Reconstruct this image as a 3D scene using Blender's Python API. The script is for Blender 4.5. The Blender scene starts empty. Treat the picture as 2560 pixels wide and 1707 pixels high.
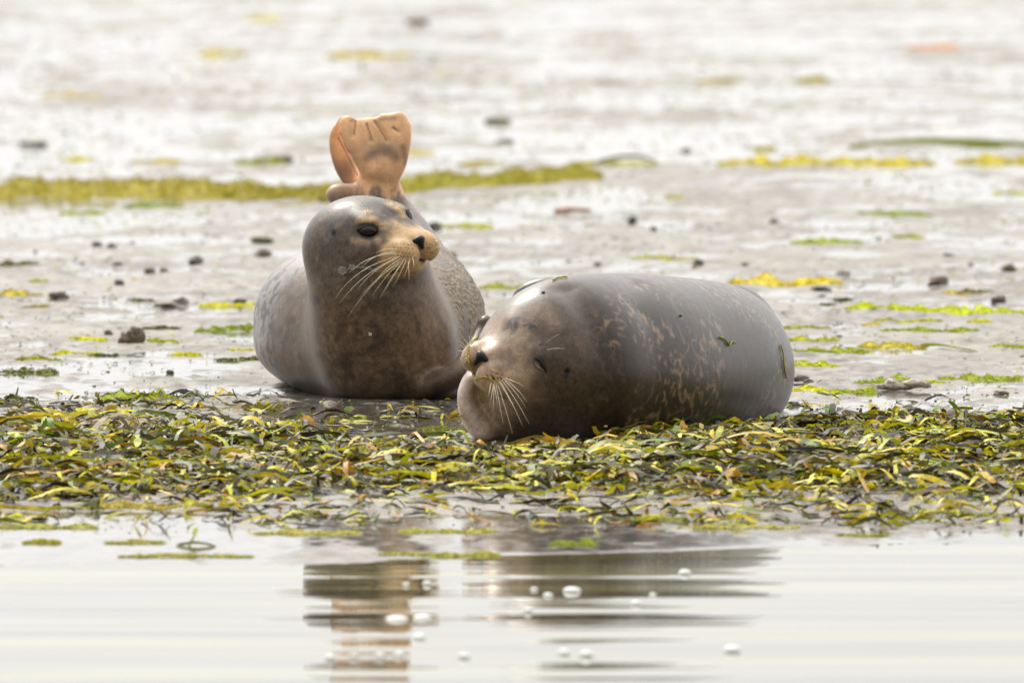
import bpy, math, random, time
import numpy as np
T0 = time.time()
random.seed(11)
rng = np.random.default_rng(11)
C = bpy.context.scene.collection
SC = bpy.context.scene
f32 = np.float32

# ------------------------------------------------------------------ camera
CAM = np.array([0.0, -28.5, 1.44]); PITCH = math.radians(2.6); LENS = 400.0
KPX = 36.0 / LENS / 2560.0
cd = bpy.data.cameras.new('camera'); cam = bpy.data.objects.new('camera', cd); C.objects.link(cam)
cam.location = CAM; cam.rotation_euler = (math.pi/2 - PITCH, 0, 0)
cd.lens = LENS; cd.sensor_width = 36.0; cd.clip_start = 0.5; cd.clip_end = 6000
cd.dof.use_dof = True; cd.dof.focus_distance = 27.4; cd.dof.aperture_fstop = 8.0
SC.camera = cam

# ------------------------------------------------------------------ sky and light (bright overcast)
wd = bpy.data.worlds.new('World'); SC.world = wd; wd.use_nodes = True
nt = wd.node_tree; nt.nodes.clear()
sky = nt.nodes.new('ShaderNodeTexSky'); sky.sky_type = 'NISHITA'; sky.sun_disc = False
SUN_EL, SUN_ROT = math.radians(46), math.radians(-25)
sky.sun_elevation = SUN_EL; sky.sun_rotation = SUN_ROT
sky.air_density = 1.0; sky.dust_density = 4.0; sky.ozone_density = 1.0
hs = nt.nodes.new('ShaderNodeHueSaturation'); hs.inputs['Saturation'].default_value = 0.03; hs.inputs['Value'].default_value = 0.62
mixw = nt.nodes.new('ShaderNodeMix'); mixw.data_type = 'RGBA'; mixw.inputs[0].default_value = 0.72
tcw = nt.nodes.new('ShaderNodeTexCoord'); sepw = nt.nodes.new('ShaderNodeSeparateXYZ')
rampw = nt.nodes.new('ShaderNodeValToRGB')          # cloud deck: brighter towards the zenith, as overcast is
rampw.color_ramp.elements[0].position = 0.0; rampw.color_ramp.elements[0].color = (7.7, 7.65, 7.55, 1); _e = rampw.color_ramp.elements.new(.25); _e.color = (9.6, 9.5, 9.3, 1)
rampw.color_ramp.elements[2].position = 0.9; rampw.color_ramp.elements[2].color = (21.5, 21.3, 20.9, 1)
nzw = nt.nodes.new('ShaderNodeTexNoise'); nzw.inputs['Scale'].default_value = 2.2; nzw.inputs['Detail'].default_value = 4
mulw = nt.nodes.new('ShaderNodeMix'); mulw.data_type = 'RGBA'; mulw.blend_type = 'MULTIPLY'; mulw.inputs[0].default_value = 1.0
rn = nt.nodes.new('ShaderNodeMapRange'); rn.inputs[1].default_value = 0.3; rn.inputs[2].default_value = 0.7; rn.inputs[3].default_value = 0.88; rn.inputs[4].default_value = 1.1
bg = nt.nodes.new('ShaderNodeBackground'); bg.inputs['Strength'].default_value = 0.145
wo = nt.nodes.new('ShaderNodeOutputWorld')
L = nt.links.new
L(tcw.outputs['Generated'], sepw.inputs[0]); L(sepw.outputs['Z'], rampw.inputs[0]); L(tcw.outputs['Generated'], nzw.inputs['Vector'])
L(nzw.outputs['Fac'], rn.inputs[0]); L(rampw.outputs[0], mulw.inputs[6]); L(rn.outputs[0], mulw.inputs[7])
ry = nt.nodes.new('ShaderNodeMapRange')              # the thin part of the deck, where the sun stands, is beyond the seals
for _i, _v in enumerate((-.9, .9, .40, 1.15)): ry.inputs[_i+1].default_value = _v
mul2 = nt.nodes.new('ShaderNodeMix'); mul2.data_type = 'RGBA'; mul2.blend_type = 'MULTIPLY'; mul2.inputs[0].default_value = 1.0
L(sepw.outputs['Y'], ry.inputs[0]); L(mulw.outputs[2], mul2.inputs[6]); L(ry.outputs[0], mul2.inputs[7])
L(sky.outputs[0], hs.inputs['Color']); L(hs.outputs[0], mixw.inputs[6]); L(mul2.outputs[2], mixw.inputs[7])
L(mixw.outputs[2], bg.inputs[0]); L(bg.outputs[0], wo.inputs[0])
sd = bpy.data.lights.new('sun', 'SUN'); sd.energy = 2.4; sd.angle = math.radians(14); sd.color = (1.0, 0.94, 0.84)
so = bpy.data.objects.new('sun', sd); C.objects.link(so)
# sun high, behind the seals and a little to the left
so.rotation_euler = (math.radians(-(90-46)), 0, math.radians(25))
SC.view_settings.view_transform = 'Standard'; SC.view_settings.look = 'None'
SC.view_settings.gamma = 1; SC.view_settings.exposure = 0.15; SC.view_settings.use_curve_mapping = False

# ------------------------------------------------------------------ helpers
def ray(px, py):
    x = (px-1280)*KPX; y = -(py-853.5)*KPX
    cp, sp = math.cos(PITCH), math.sin(PITCH)
    return np.array([x, cp + y*sp, -sp + y*cp])
def W(px, py, Y):                      # the point of a line of sight that lies Y metres beyond the seals' front
    r = ray(px, py); t = (Y - CAM[1]) / r[1]
    return CAM + r*t

_P = np.random.default_rng(3).permutation(4096).astype(np.int64)
def _h(ix, iy, iz=0):
    return _P[(_P[(_P[ix & 4095] + iy) & 4095] + iz) & 4095]
_A = np.linspace(0, 2*math.pi, 64, endpoint=False)
_g3 = np.random.default_rng(5).normal(size=(256, 3)); _g3 /= np.linalg.norm(_g3, axis=1)[:, None]
def n2(x, y, s=0):
    ix = np.floor(x).astype(np.int64); iy = np.floor(y).astype(np.int64); fx = x-ix; fy = y-iy
    ux = fx*fx*fx*(fx*(fx*6-15)+10); uy = fy*fy*fy*(fy*(fy*6-15)+10); r = 0
    for dx in (0, 1):
        for dy in (0, 1):
            a = _A[_h(ix+dx, iy+dy, s) & 63]
            r = r + (np.cos(a)*(fx-dx) + np.sin(a)*(fy-dy)) * (ux if dx else 1-ux) * (uy if dy else 1-uy)
    return r*1.4
def n3(p, s=0):
    i = np.floor(p).astype(np.int64); f = p-i; u = f*f*f*(f*(f*6-15)+10); r = 0
    for dx in (0, 1):
        for dy in (0, 1):
            for dz in (0, 1):
                g = _g3[_h(i[:, 0]+dx+s*17, i[:, 1]+dy, i[:, 2]+dz) & 255]
                r = r + (g[:, 0]*(f[:, 0]-dx)+g[:, 1]*(f[:, 1]-dy)+g[:, 2]*(f[:, 2]-dz)) * (u[:, 0] if dx else 1-u[:, 0])*(u[:, 1] if dy else 1-u[:, 1])*(u[:, 2] if dz else 1-u[:, 2])
    return r*1.5
def fbm3(p, o=3, s=0):
    r = 0; a = 1.0
    for k in range(o): r = r + a*n3(p*(2**k), s+k); a *= .5
    return r
def sstep(a, b, x):
    t = np.clip((x-a)/(b-a), 0, 1); return t*t*(3-2*t)

def mesh_np(name, V, F, mat, parent=None, col=None, smooth=True, attrs=None):
    V = np.asarray(V, f32); me = bpy.data.meshes.new(name)
    me.vertices.add(len(V)); me.vertices.foreach_set('co', V.ravel())
    F = np.asarray(F, np.int32); n = F.shape[1]
    me.loops.add(F.size); me.loops.foreach_set('vertex_index', F.ravel())
    me.polygons.add(len(F)); me.polygons.foreach_set('loop_start', np.arange(0, F.size, n, dtype=np.int32))
    me.update(calc_edges=True)
    if smooth: me.polygons.foreach_set('use_smooth', np.ones(len(F), bool))
    if col is not None:
        a = me.color_attributes.new('tint', 'FLOAT_COLOR', 'POINT')
        c = np.ones((len(V), 4), f32); c[:, :3] = col; a.data.foreach_set('color', c.ravel())
    for k, v in (attrs or {}).items():
        a = me.attributes.new(k, 'FLOAT', 'POINT'); a.data.foreach_set('value', np.asarray(v, f32))
    if mat: me.materials.append(mat)
    o = bpy.data.objects.new(name, me); C.objects.link(o)
    if parent: o.parent = parent
    return o
def tag(o, label=None, cat=None, group=None, kind=None):
    if label: o['label'] = label
    if cat: o['category'] = cat
    if group: o['group'] = group
    if kind: o['kind'] = kind
    return o
def to_local(o, origin):               # move a world-space mesh so that its own origin sits at `origin`
    me = o.data; n = len(me.vertices); a = np.empty(n*3, f32); me.vertices.foreach_get('co', a)
    a = a.reshape(-1, 3) - np.asarray(origin, f32); me.vertices.foreach_set('co', a.ravel()); me.update()
    o.location = origin; return o

# ------------------------------------------------------------------ materials
def material(name):
    m = bpy.data.materials.new(name); m.use_nodes = True; t = m.node_tree; b = t.nodes['Principled BSDF']
    return m, t, b
def plain(name, col, rough=.5, spec=.5, coat=0):
    m, t, b = material(name); b.inputs['Base Color'].default_value = (*col, 1); b.inputs['Roughness'].default_value = rough
    b.inputs['Specular IOR Level'].default_value = spec; b.inputs['Coat Weight'].default_value = coat
    return m
def noise(t, scale, detail=4, vec=None, rough=.55):
    n = t.nodes.new('ShaderNodeTexNoise'); n.inputs['Scale'].default_value = scale; n.inputs['Detail'].default_value = detail; n.inputs['Roughness'].default_value = rough
    if vec: t.links.new(vec, n.inputs['Vector'])
    return n
def mapr(t, src, a, b, c, d):
    n = t.nodes.new('ShaderNodeMapRange'); t.links.new(src, n.inputs[0])
    for i, v in enumerate((a, b, c, d)): n.inputs[i+1].default_value = v
    return n.outputs[0]
def mapping(t, scale, coord='Object', rot=(0, 0, 0)):
    tc = t.nodes.new('ShaderNodeTexCoord'); mp = t.nodes.new('ShaderNodeMapping'); mp.inputs['Scale'].default_value = scale; mp.inputs['Rotation'].default_value = rot
    t.links.new(tc.outputs[coord], mp.inputs['Vector']); return mp.outputs[0]
def attr(t, name):
    a = t.nodes.new('ShaderNodeAttribute'); a.attribute_name = name; return a
def mulcol(t, a, b, fac=1.0):
    n = t.nodes.new('ShaderNodeMix'); n.data_type = 'RGBA'; n.blend_type = 'MULTIPLY'
    if isinstance(fac, float): n.inputs[0].default_value = fac
    else: t.links.new(fac, n.inputs[0])
    t.links.new(a, n.inputs[6]); t.links.new(b, n.inputs[7]); return n.outputs[2]
def mathn(t, op, a, b):
    n = t.nodes.new('ShaderNodeMath'); n.operation = op
    for i, v in enumerate((a, b)):
        if isinstance(v, (int, float)): n.inputs[i].default_value = v
        else: t.links.new(v, n.inputs[i])
    return n.outputs[0]

def mud_material():
    m, t, b = material('wet_mud')
    wet = attr(t, 'wet').outputs['Fac']; tint = attr(t, 'tint').outputs['Color']
    v = mapping(t, (1, .35, 1))
    nA = noise(t, 26, 6, v); nB = noise(t, 150, 4, v)
    g = mapr(t, nA.outputs['Fac'], .3, .7, .72, 1.22); g2 = mapr(t, nB.outputs['Fac'], .35, .65, .85, 1.12)
    b_col = mulcol(t, tint, g); b_col = mulcol(t, b_col, g2)
    t.links.new(b_col, b.inputs['Base Color'])
    r = mapr(t, wet, 0, 1, .52, .05); r = mathn(t, 'ADD', r, mapr(t, nA.outputs['Fac'], .35, .7, -.03, .10))
    t.links.new(r, b.inputs['Roughness'])
    b.inputs['IOR'].default_value = 1.38
    bp = t.nodes.new('ShaderNodeBump'); bp.inputs['Distance'].default_value = .006
    t.links.new(mathn(t, 'ADD', mathn(t, 'MULTIPLY', nA.outputs['Fac'], .8), mathn(t, 'MULTIPLY', nB.outputs['Fac'], .35)), bp.inputs['Height'])
    t.links.new(mapr(t, wet, 0, 1, .75, .03), bp.inputs['Strength'])
    t.links.new(bp.outputs[0], b.inputs['Normal'])
    return m
def skin_material(name, fur=1.0, rough=.42, coat=.25):
    m, t, b = material(name)
    tint = attr(t, 'tint').outputs['Color']; mud = attr(t, 'mud').outputs['Fac']
    v = mapping(t, (1, 1, 1)); n1 = noise(t, 60, 5, v); nf = noise(t, 420, 3, mapping(t, (1, 1, .35)))
    gr = attr(t, 'grain').outputs['Fac']
    c = mulcol(t, tint, mapr(t, n1.outputs['Fac'], .3, .7, .66, 1.34), gr); c = mulcol(t, c, mapr(t, nf.outputs['Fac'], .3, .7, .72, 1.28), gr); ns = noise(t, 170, 2, v); c = mulcol(t, c, mapr(t, ns.outputs['Fac'], .3, .40, .68, 1.0), gr)
    t.links.new(c, b.inputs['Base Color'])
    r = mapr(t, n1.outputs['Fac'], .3, .7, rough-.05, rough+.08); r = mathn(t, 'ADD', r, mathn(t, 'MULTIPLY', mud, .22))
    t.links.new(r, b.inputs['Roughness'])
    t.links.new(mapr(t, mud, 0, 1, coat, .08), b.inputs['Coat Weight']); b.inputs['Coat Roughness'].default_value = .25
    b.inputs['IOR'].default_value = 1.31; b.inputs['Coat IOR'].default_value = 1.33; b.inputs['Sheen Weight'].default_value = .05; b.inputs['Sheen Roughness'].default_value = .28
    mm = mapping(t, (1, 1, 2.2)); nm = noise(t, 48, 3, mm, .6)
    rid = mathn(t, 'ABSOLUTE', mathn(t, 'SUBTRACT', nm.outputs['Fac'], .5), 0)
    hgt = mathn(t, 'ADD', mathn(t, 'MULTIPLY', nf.outputs['Fac'], .55*fur), mathn(t, 'MULTIPLY', mathn(t, 'MULTIPLY', rid, mud), 9.0))
    bp = t.nodes.new('ShaderNodeBump'); bp.inputs['Distance'].default_value = .004; bp.inputs['Strength'].default_value = .55
    t.links.new(hgt, bp.inputs['Height']); t.links.new(bp.outputs[0], b.inputs['Normal'])
    return m
def tinted(name, rough=.3, spec=.5, var=(.75, 1.25), scale=90, trans=0, coat=0):
    m, t, b = material(name); tint = attr(t, 'tint').outputs['Color']
    n = noise(t, scale, 3, mapping(t, (1, 1, 1)))
    t.links.new(mulcol(t, tint, mapr(t, n.outputs['Fac'], .3, .7, *var)), b.inputs['Base Color'])
    b.inputs['Roughness'].default_value = rough; b.inputs['Specular IOR Level'].default_value = spec; b.inputs['Coat Weight'].default_value = coat
    if trans:
        tr = t.nodes.new('ShaderNodeBsdfTranslucent'); mx = t.nodes.new('ShaderNodeMixShader'); mx.inputs[0].default_value = trans
        t.links.new(tint, tr.inputs[0]); t.links.new(b.outputs[0], mx.inputs[1]); t.links.new(tr.outputs[0], mx.inputs[2])
        t.links.new(mx.outputs[0], t.nodes['Material Output'].inputs[0])
    return m
M_mud = mud_material()
M_blade = tinted('eelgrass_skin', .46, .28, (.5, 1.35), 60, .2, 0)
M_algae = tinted('green_algae', .6, .15, (.5, 1.35), 220, .25)
M_stone = tinted('muddy_stone', .6, .4, (.55, 1.4), 70)
M_skin1 = skin_material('wet_seal_fur', 1.0, .38, .28)
M_skin2 = skin_material('sleek_seal_fur', .8, .34, .42)
M_black = plain('black_wet_skin', (.010, .010, .012), .45, .3, 0)
M_eye = plain('eye_dark', (.008, .004, .003), .06, .5, 0)
M_whisk = plain('whisker_pale', (.72, .62, .44), .4)
M_foam = plain('foam_white', (.82, .83, .81), .5, .4, 0)
M_drool = plain('saliva', (.95, .95, .95), .06, .5, 0); M_drool.node_tree.nodes['Principled BSDF'].inputs['Transmission Weight'].default_value = .92; M_drool.node_tree.nodes['Principled BSDF'].inputs['IOR'].default_value = 1.15

# ------------------------------------------------------------------ ground
WATER = -0.036
def gauss(x, y, cx, cy, sx, sy): return np.exp(-((x-cx)/sx)**2-((y-cy)/sy)**2)
def ground(x, y, full=False):
    x = np.asarray(x, float); y = np.asarray(y, float)
    ye = np.interp(x, [-1.3, -.4, 0, 1.0, 1.4], [-5.9, -5.7, -5.45, -5.0, -4.95])+.10*n2(x*1.7, 0*x, 19)   # the water's edge
    t_ = (-4-y)/(-4-ye); base = np.where(y < 0, .0068*np.maximum(y, -4), 0.0)-np.where(y < -4, .0088*np.clip(t_, 0, 1)+.02*np.clip(ye-np.maximum(y, -14), 0, None), 0)
    far = sstep(4, 22, y)
    r = .0085*n2(x*1.5, y*.75, 1) + .0068*n2(x*4.1, y*1.8, 2) + .0045*n2(x*10, y*4.2, 3)
    r = r + (.0024*n2(x*26, y*13, 4) + .0015*n2(x*58, y*36, 5)) * (1-far)
    rough_ = sstep(-.25, .35, n2(x*.9+2, y*.45, 40)+.5*n2(x*3.1, y*1.4, 41))            # trampled, crumbly stretches between smooth ones
    lump = .008*np.clip(n2(x*8, y*2.6, 14)-.15, 0, 1) + rough_*(.013*np.clip(n2(x*17, y*6.5, 15)-.22, 0, 1) + .008*np.clip(n2(x*33, y*14, 42)-.22, 0, 1)*(1-far))
    r = r + lump + far*.016*rough_*np.clip(n2(x*7, y*2.4, 43)-.2, 0, 1)
    r = r + far*(.008*n2(x*5, y*1.6, 17)+.004*n2(x*12, y*4, 18)+.013*n2(x*.8, y*.33, 6) + .012*np.maximum(n2(x*2.6, y*1.3, 7), 0))
    ripple = .002*np.sin((y*.9+.35*x+n2(x*.8, y*.8, 8)*1.2)*9.0)*sstep(.5, 2, y)*(1-far)
    r = r + ripple
    # standing film of water fills the hollows
    lev = -.0006 + .0042*n2(x*.35+3, y*.16, 9) + .0050*far + .003*gauss(x, y, 1.2, -.7, .7, .9) + .0035*gauss(x, y, -1.0, .1, .7, .6) + .0065*sstep(-3.9, -4.5, y) - .0030*gauss(x, y, 0, 3.2, 3, 2.0)
    lev = lev + .008*gauss(x, y, -.33, -.75, .33, .85)
    r = r - .010*gauss(x, y, -.33, -.75, .30, .75)
    r = r + (.013*gauss(x, y, -.62, -.12, .16, .10) + .010*gauss(x, y, -.42, -.30, .22, .07))*(1+1.3*n2(x*22, y*9, 16))
    bank = sstep(-4.6, -4.1, y)*(1-sstep(-2.4, -.9, y+.25*n2(x*1.1, 0*x, 12)))
    r = r + .012*bank*(1-gauss(x, y, -.33, -.75, .35, .9)) + .006*bank*n2(x*5, y*3, 13)
    k_ = 1-.72*sstep(-4.25, -4.9, y); r = r*k_; lev = lev*k_
    wet = 1-sstep(-.0004, .0014, r-lev)
    z = base + np.maximum(r, lev)
    if full: return z, wet, r-lev, far
    return z
def G(px, py, dz=0.0):                 # where a line of sight meets the mud
    r = ray(px, py); Y = 0.0; z = 0.0
    for _ in range(12):
        t = (z - CAM[2]) / r[2]; p = CAM + r*t; z = float(ground(p[0], p[1])) + dz
    p[2] = z; return p

def grid_sheet(name, xs_fn, ys, nx):
    U = np.linspace(-1, 1, nx); Y = np.repeat(ys[:, None], nx, 1); X = xs_fn(ys)[:, None]*U[None, :]
    x, y = X.ravel(), Y.ravel(); z, wet, dh, far = ground(x, y, True)
    dirt = n2(x*2.3, y*1.2, 21)*.5+n2(x*7, y*4, 22)*.35
    c = np.array([.232, .210, .186])[None]*(1+.32*dirt[:, None]+.22*n2(x*18, y*5, 27)[:, None])
    brown = sstep(.05, .55, n2(x*1.2+5, y*.55, 23)+.3*n2(x*9, y*5, 24))*.55
    c = c*(1-brown[:, None]) + np.array([.13, .105, .085])*brown[:, None]
    gr = sstep(.28, .6, n2(x*.9+9, y*.5, 25)+.5*n2(x*13, y*7, 26))*.55*(1-wet*.5)
    c = c*(1-.5*gr[:, None]) + np.array([.17, .15, .06])*.5*gr[:, None]
    rg = sstep(-.25, .35, n2(x*.9+2, y*.45, 40)+.5*n2(x*3.1, y*1.4, 41)); lm = rg*sstep(.15, .45, np.maximum(n2(x*17, y*6.5, 15), n2(x*33, y*14, 42)))
    c = c*(1-.6*lm[:, None])+np.array([.085, .066, .05])*.6*lm[:, None]
    dk = sstep(.12, .6, n2(x*6, y*2.4, 28)+.7*n2(x*22, y*8, 29)+.3*n2(x*55, y*25, 30)); c = c*(1-.42*dk[:, None]) + np.array([.06, .045, .03])*.42*dk[:, None]
    c = c*(1-.35*wet[:, None]*(1-far[:, None]))
    ii = np.arange(len(ys)-1)[:, None]*nx + np.arange(nx-1)[None]
    F = np.stack([ii, ii+1, ii+nx+1, ii+nx], -1).reshape(-1, 4)
    o = mesh_np(name, np.stack([x, y, z], 1), F, M_mud, None, np.clip(c, .01, 1), True, {'wet': wet})
    return tag(o, kind='structure')
near_y = np.arange(-7.4, 6.0, .020)
far_y = 6.0*np.exp(np.linspace(0, math.log(2500/6.0), 480))
ys = np.concatenate([near_y, far_y])
grid_sheet('mud_flat', lambda y: np.where(y < 6, 3.4+.05*(y+7.4), 4.07*np.maximum(y, 6)/6*.55+4.07*.45), ys, 640)

# wider, coarser surroundings beyond both sides of the view
def apron():
    V = []; F = []; n = 60
    yy = np.concatenate([[-7.4, -5, -3, -1, 1, 3, 6.0], 6.0*np.exp(np.linspace(.25, math.log(2500/6.0), 24))])
    inner = np.where(yy < 6, 3.4+.05*(yy+7.4), 4.07*np.maximum(yy, 6)/6*.55+4.07*.45)
    for s in (-1, 1):
        b = len(V)
        for y, w in zip(yy, inner):
            for k in range(n):
                x = s*(w-.02 + (k/(n-1))**2.5*2500); V.append((x, y, -.006 + (0 if k else -.01)+.0068*min(y, 0)))
        for i in range(len(yy)-1):
            for k in range(n-1):
                a = b+i*n+k; q = (a, a+1, a+n+1, a+n); F.append(q if s > 0 else q[::-1])
    V = np.array(V); o = mesh_np('surrounding_mud', V, F, M_mud, None, np.tile([.2, .185, .165], (len(V), 1)), True, {'wet': np.full(len(V), .7)})
    tag(o, kind='structure')
apron()

def water_sheet():
    m, t, b = material('shallow_water')
    v = mapping(t, (1, 1, 1)); n = noise(t, 3, 3, v)
    b.inputs['Roughness'].default_value = .015; b.inputs['IOR'].default_value = 1.33
    vc = mapping(t, (.5, 5, 1)); nc = noise(t, 1.0, 3, vc); cr = t.nodes.new('ShaderNodeValToRGB')
    cr.color_ramp.elements[0].position = .36; cr.color_ramp.elements[0].color = (.012, .011, .009, 1); cr.color_ramp.elements[1].position = .62; cr.color_ramp.elements[1].color = (.17, .158, .062, 1)
    t.links.new(nc.outputs['Fac'], cr.inputs[0]); t.links.new(cr.outputs[0], b.inputs['Base Color'])
    vs = mapping(t, (.35, 4, 1)); n1 = noise(t, 1.0, 2, vs); bp = t.nodes.new('ShaderNodeBump'); bp.inputs['Distance'].default_value = .012; bp.inputs['Strength'].default_value = .15
    t.links.new(n1.outputs['Fac'], bp.inputs['Height']); t.links.new(bp.outputs[0], b.inputs['Normal'])
    ys = np.arange(-12.0, -4.3, .022); nx = 160; xs = np.linspace(-3.6, 3.6, nx)
    X, Y = np.meshgrid(xs, ys); x, y = X.ravel(), Y.ravel()
    z = WATER + sstep(-5.2, -6.4, y)*(.0020*n2(x*.2, y*1.5, 32)+.0008*n2(x*.3, y*4.2, 33)+.00022*n2(x*1.1, y*12, 34)+.0007*n2(x*3.2, y*3.0, 35))
    ii = np.arange(len(ys)-1)[:, None]*nx+np.arange(nx-1)[None]
    F = np.stack([ii, ii+1, ii+nx+1, ii+nx], -1).reshape(-1, 4)
    V = np.stack([x, y, z], 1); b0 = len(V)
    far = np.array([(-400, -400, WATER), (400, -400, WATER), (400, -12, WATER), (3.6, -12, WATER), (-3.6, -12, WATER), (-400, -12, WATER),
                    (400, -4.3, WATER), (3.6, -4.3, WATER), (-3.6, -4.3, WATER), (-400, -4.3, WATER)])
    F2 = np.array([(0, 1, 3, 4), (5, 0, 4, 4), (1, 2, 3, 3), (3, 2, 6, 7), (5, 4, 8, 9)])+b0
    me_V = np.concatenate([V, far]); o = mesh_np('water', me_V, np.concatenate([F, F2[[0, 3, 4]]]), m)
    tag(o, kind='structure')
    # the bed under the water, beyond the detailed sheet
    return o
water_sheet()
print('ground', time.time()-T0)

# ------------------------------------------------------------------ implicit surfaces
class Imp:                              # groups of ellipsoids, blended inside a group and then with the rest
    def __init__(s): s.g = []
    def ell(s, c, r, M=None, k=.03, op='add', into=None):
        e = (np.asarray(c, f32), np.asarray(r, f32), None if M is None else np.asarray(M, f32), k, float(np.max(r)))
        if into is None: s.g.append([k, op, [e]])
        else: into.append(e)
    def chain(s, st, sub=6, k=.012, M=None, normal=None, op='add', kb=None):
        st = np.asarray(st, float); n = len(st); P = np.vstack([2*st[0]-st[1], st, 2*st[-1]-st[-2]])
        Q = []
        for i in range(n-1):
            p0, p1, p2, p3 = P[i:i+4]
            for j in range(sub):
                t = j/sub; Q.append(.5*((2*p1)+(-p0+p2)*t+(2*p0-5*p1+4*p2-p3)*t*t+(-p0+3*p1-3*p2+p3)*t**3))
        Q.append(st[-1]); Q = np.array(Q); grp = []
        for i, q in enumerate(Q):
            MM = M
            if normal is not None:
                tg = Q[min(i+1, len(Q)-1), :3]-Q[max(i-1, 0), :3]; tg /= np.linalg.norm(tg)+1e-9
                nn = np.asarray(normal, float); nn = nn-tg*(nn@tg); nn /= np.linalg.norm(nn)
                MM = np.stack([np.cross(tg, nn), tg, nn], 1)
            s.ell(q[:3], np.maximum(q[3:6], .002), MM, min(k, .012), op, grp)
        s.g.append([kb or max(k, .02), op, grp])
    def __call__(s, P):
        P = P.astype(f32); d = np.full(len(P), .5, f32); lo, hi = P.min(0), P.max(0)
        for kb, op, grp in s.g:
            de = None; mg = max(.03, kb*1.05)
            for c, r, M, k, R in grp:
                R = R+mg
                if (c-R > hi).any() or (c+R < lo).any(): continue
                q = P-c; m = np.nonzero((np.abs(q[:, 0]) < R) & (np.abs(q[:, 1]) < R) & (np.abs(q[:, 2]) < R))[0]
                if not len(m): continue
                if de is None: de = np.full(len(P), .5, f32)
                q = q[m]
                if M is not None: q = q@M
                q /= r; k0 = np.sqrt(np.einsum('ij,ij->i', q, q)); q /= r; k1 = np.sqrt(np.einsum('ij,ij->i', q, q))+1e-6
                e = np.where(k0 < .3, (k0-1)*r.min(), k0*(k0-1)/k1); dm = de[m]
                h = np.maximum(k-np.abs(dm-e), 0)/k; de[m] = np.minimum(dm, e)-h*h*k*.25
            if de is None: continue
            if op == 'add':
                h = np.maximum(kb-np.abs(d-de), 0)/kb; d = np.minimum(d, de)-h*h*kb*.25
            else:
                e = -de; h = np.maximum(kb-np.abs(d-e), 0)/kb; d = np.maximum(d, e)+h*h*kb*.25
        return d
from concurrent.futures import ThreadPoolExecutor
POOL = ThreadPoolExecutor(4)
def evalb(f, P, n=16000):
    return np.concatenate(list(POOL.map(f, [P[i:i+n] for i in range(0, len(P), n)])))
def grad(f, P, e=.0015):
    T = np.array([(1, -1, -1), (-1, -1, 1), (-1, 1, -1), (1, 1, 1)], f32); g = 0
    for t in T: g = g + t[None]*evalb(f, P+t*e)[:, None]
    n = np.linalg.norm(g, axis=1); return g/(n[:, None]+1e-9), n/(4*e)
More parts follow.
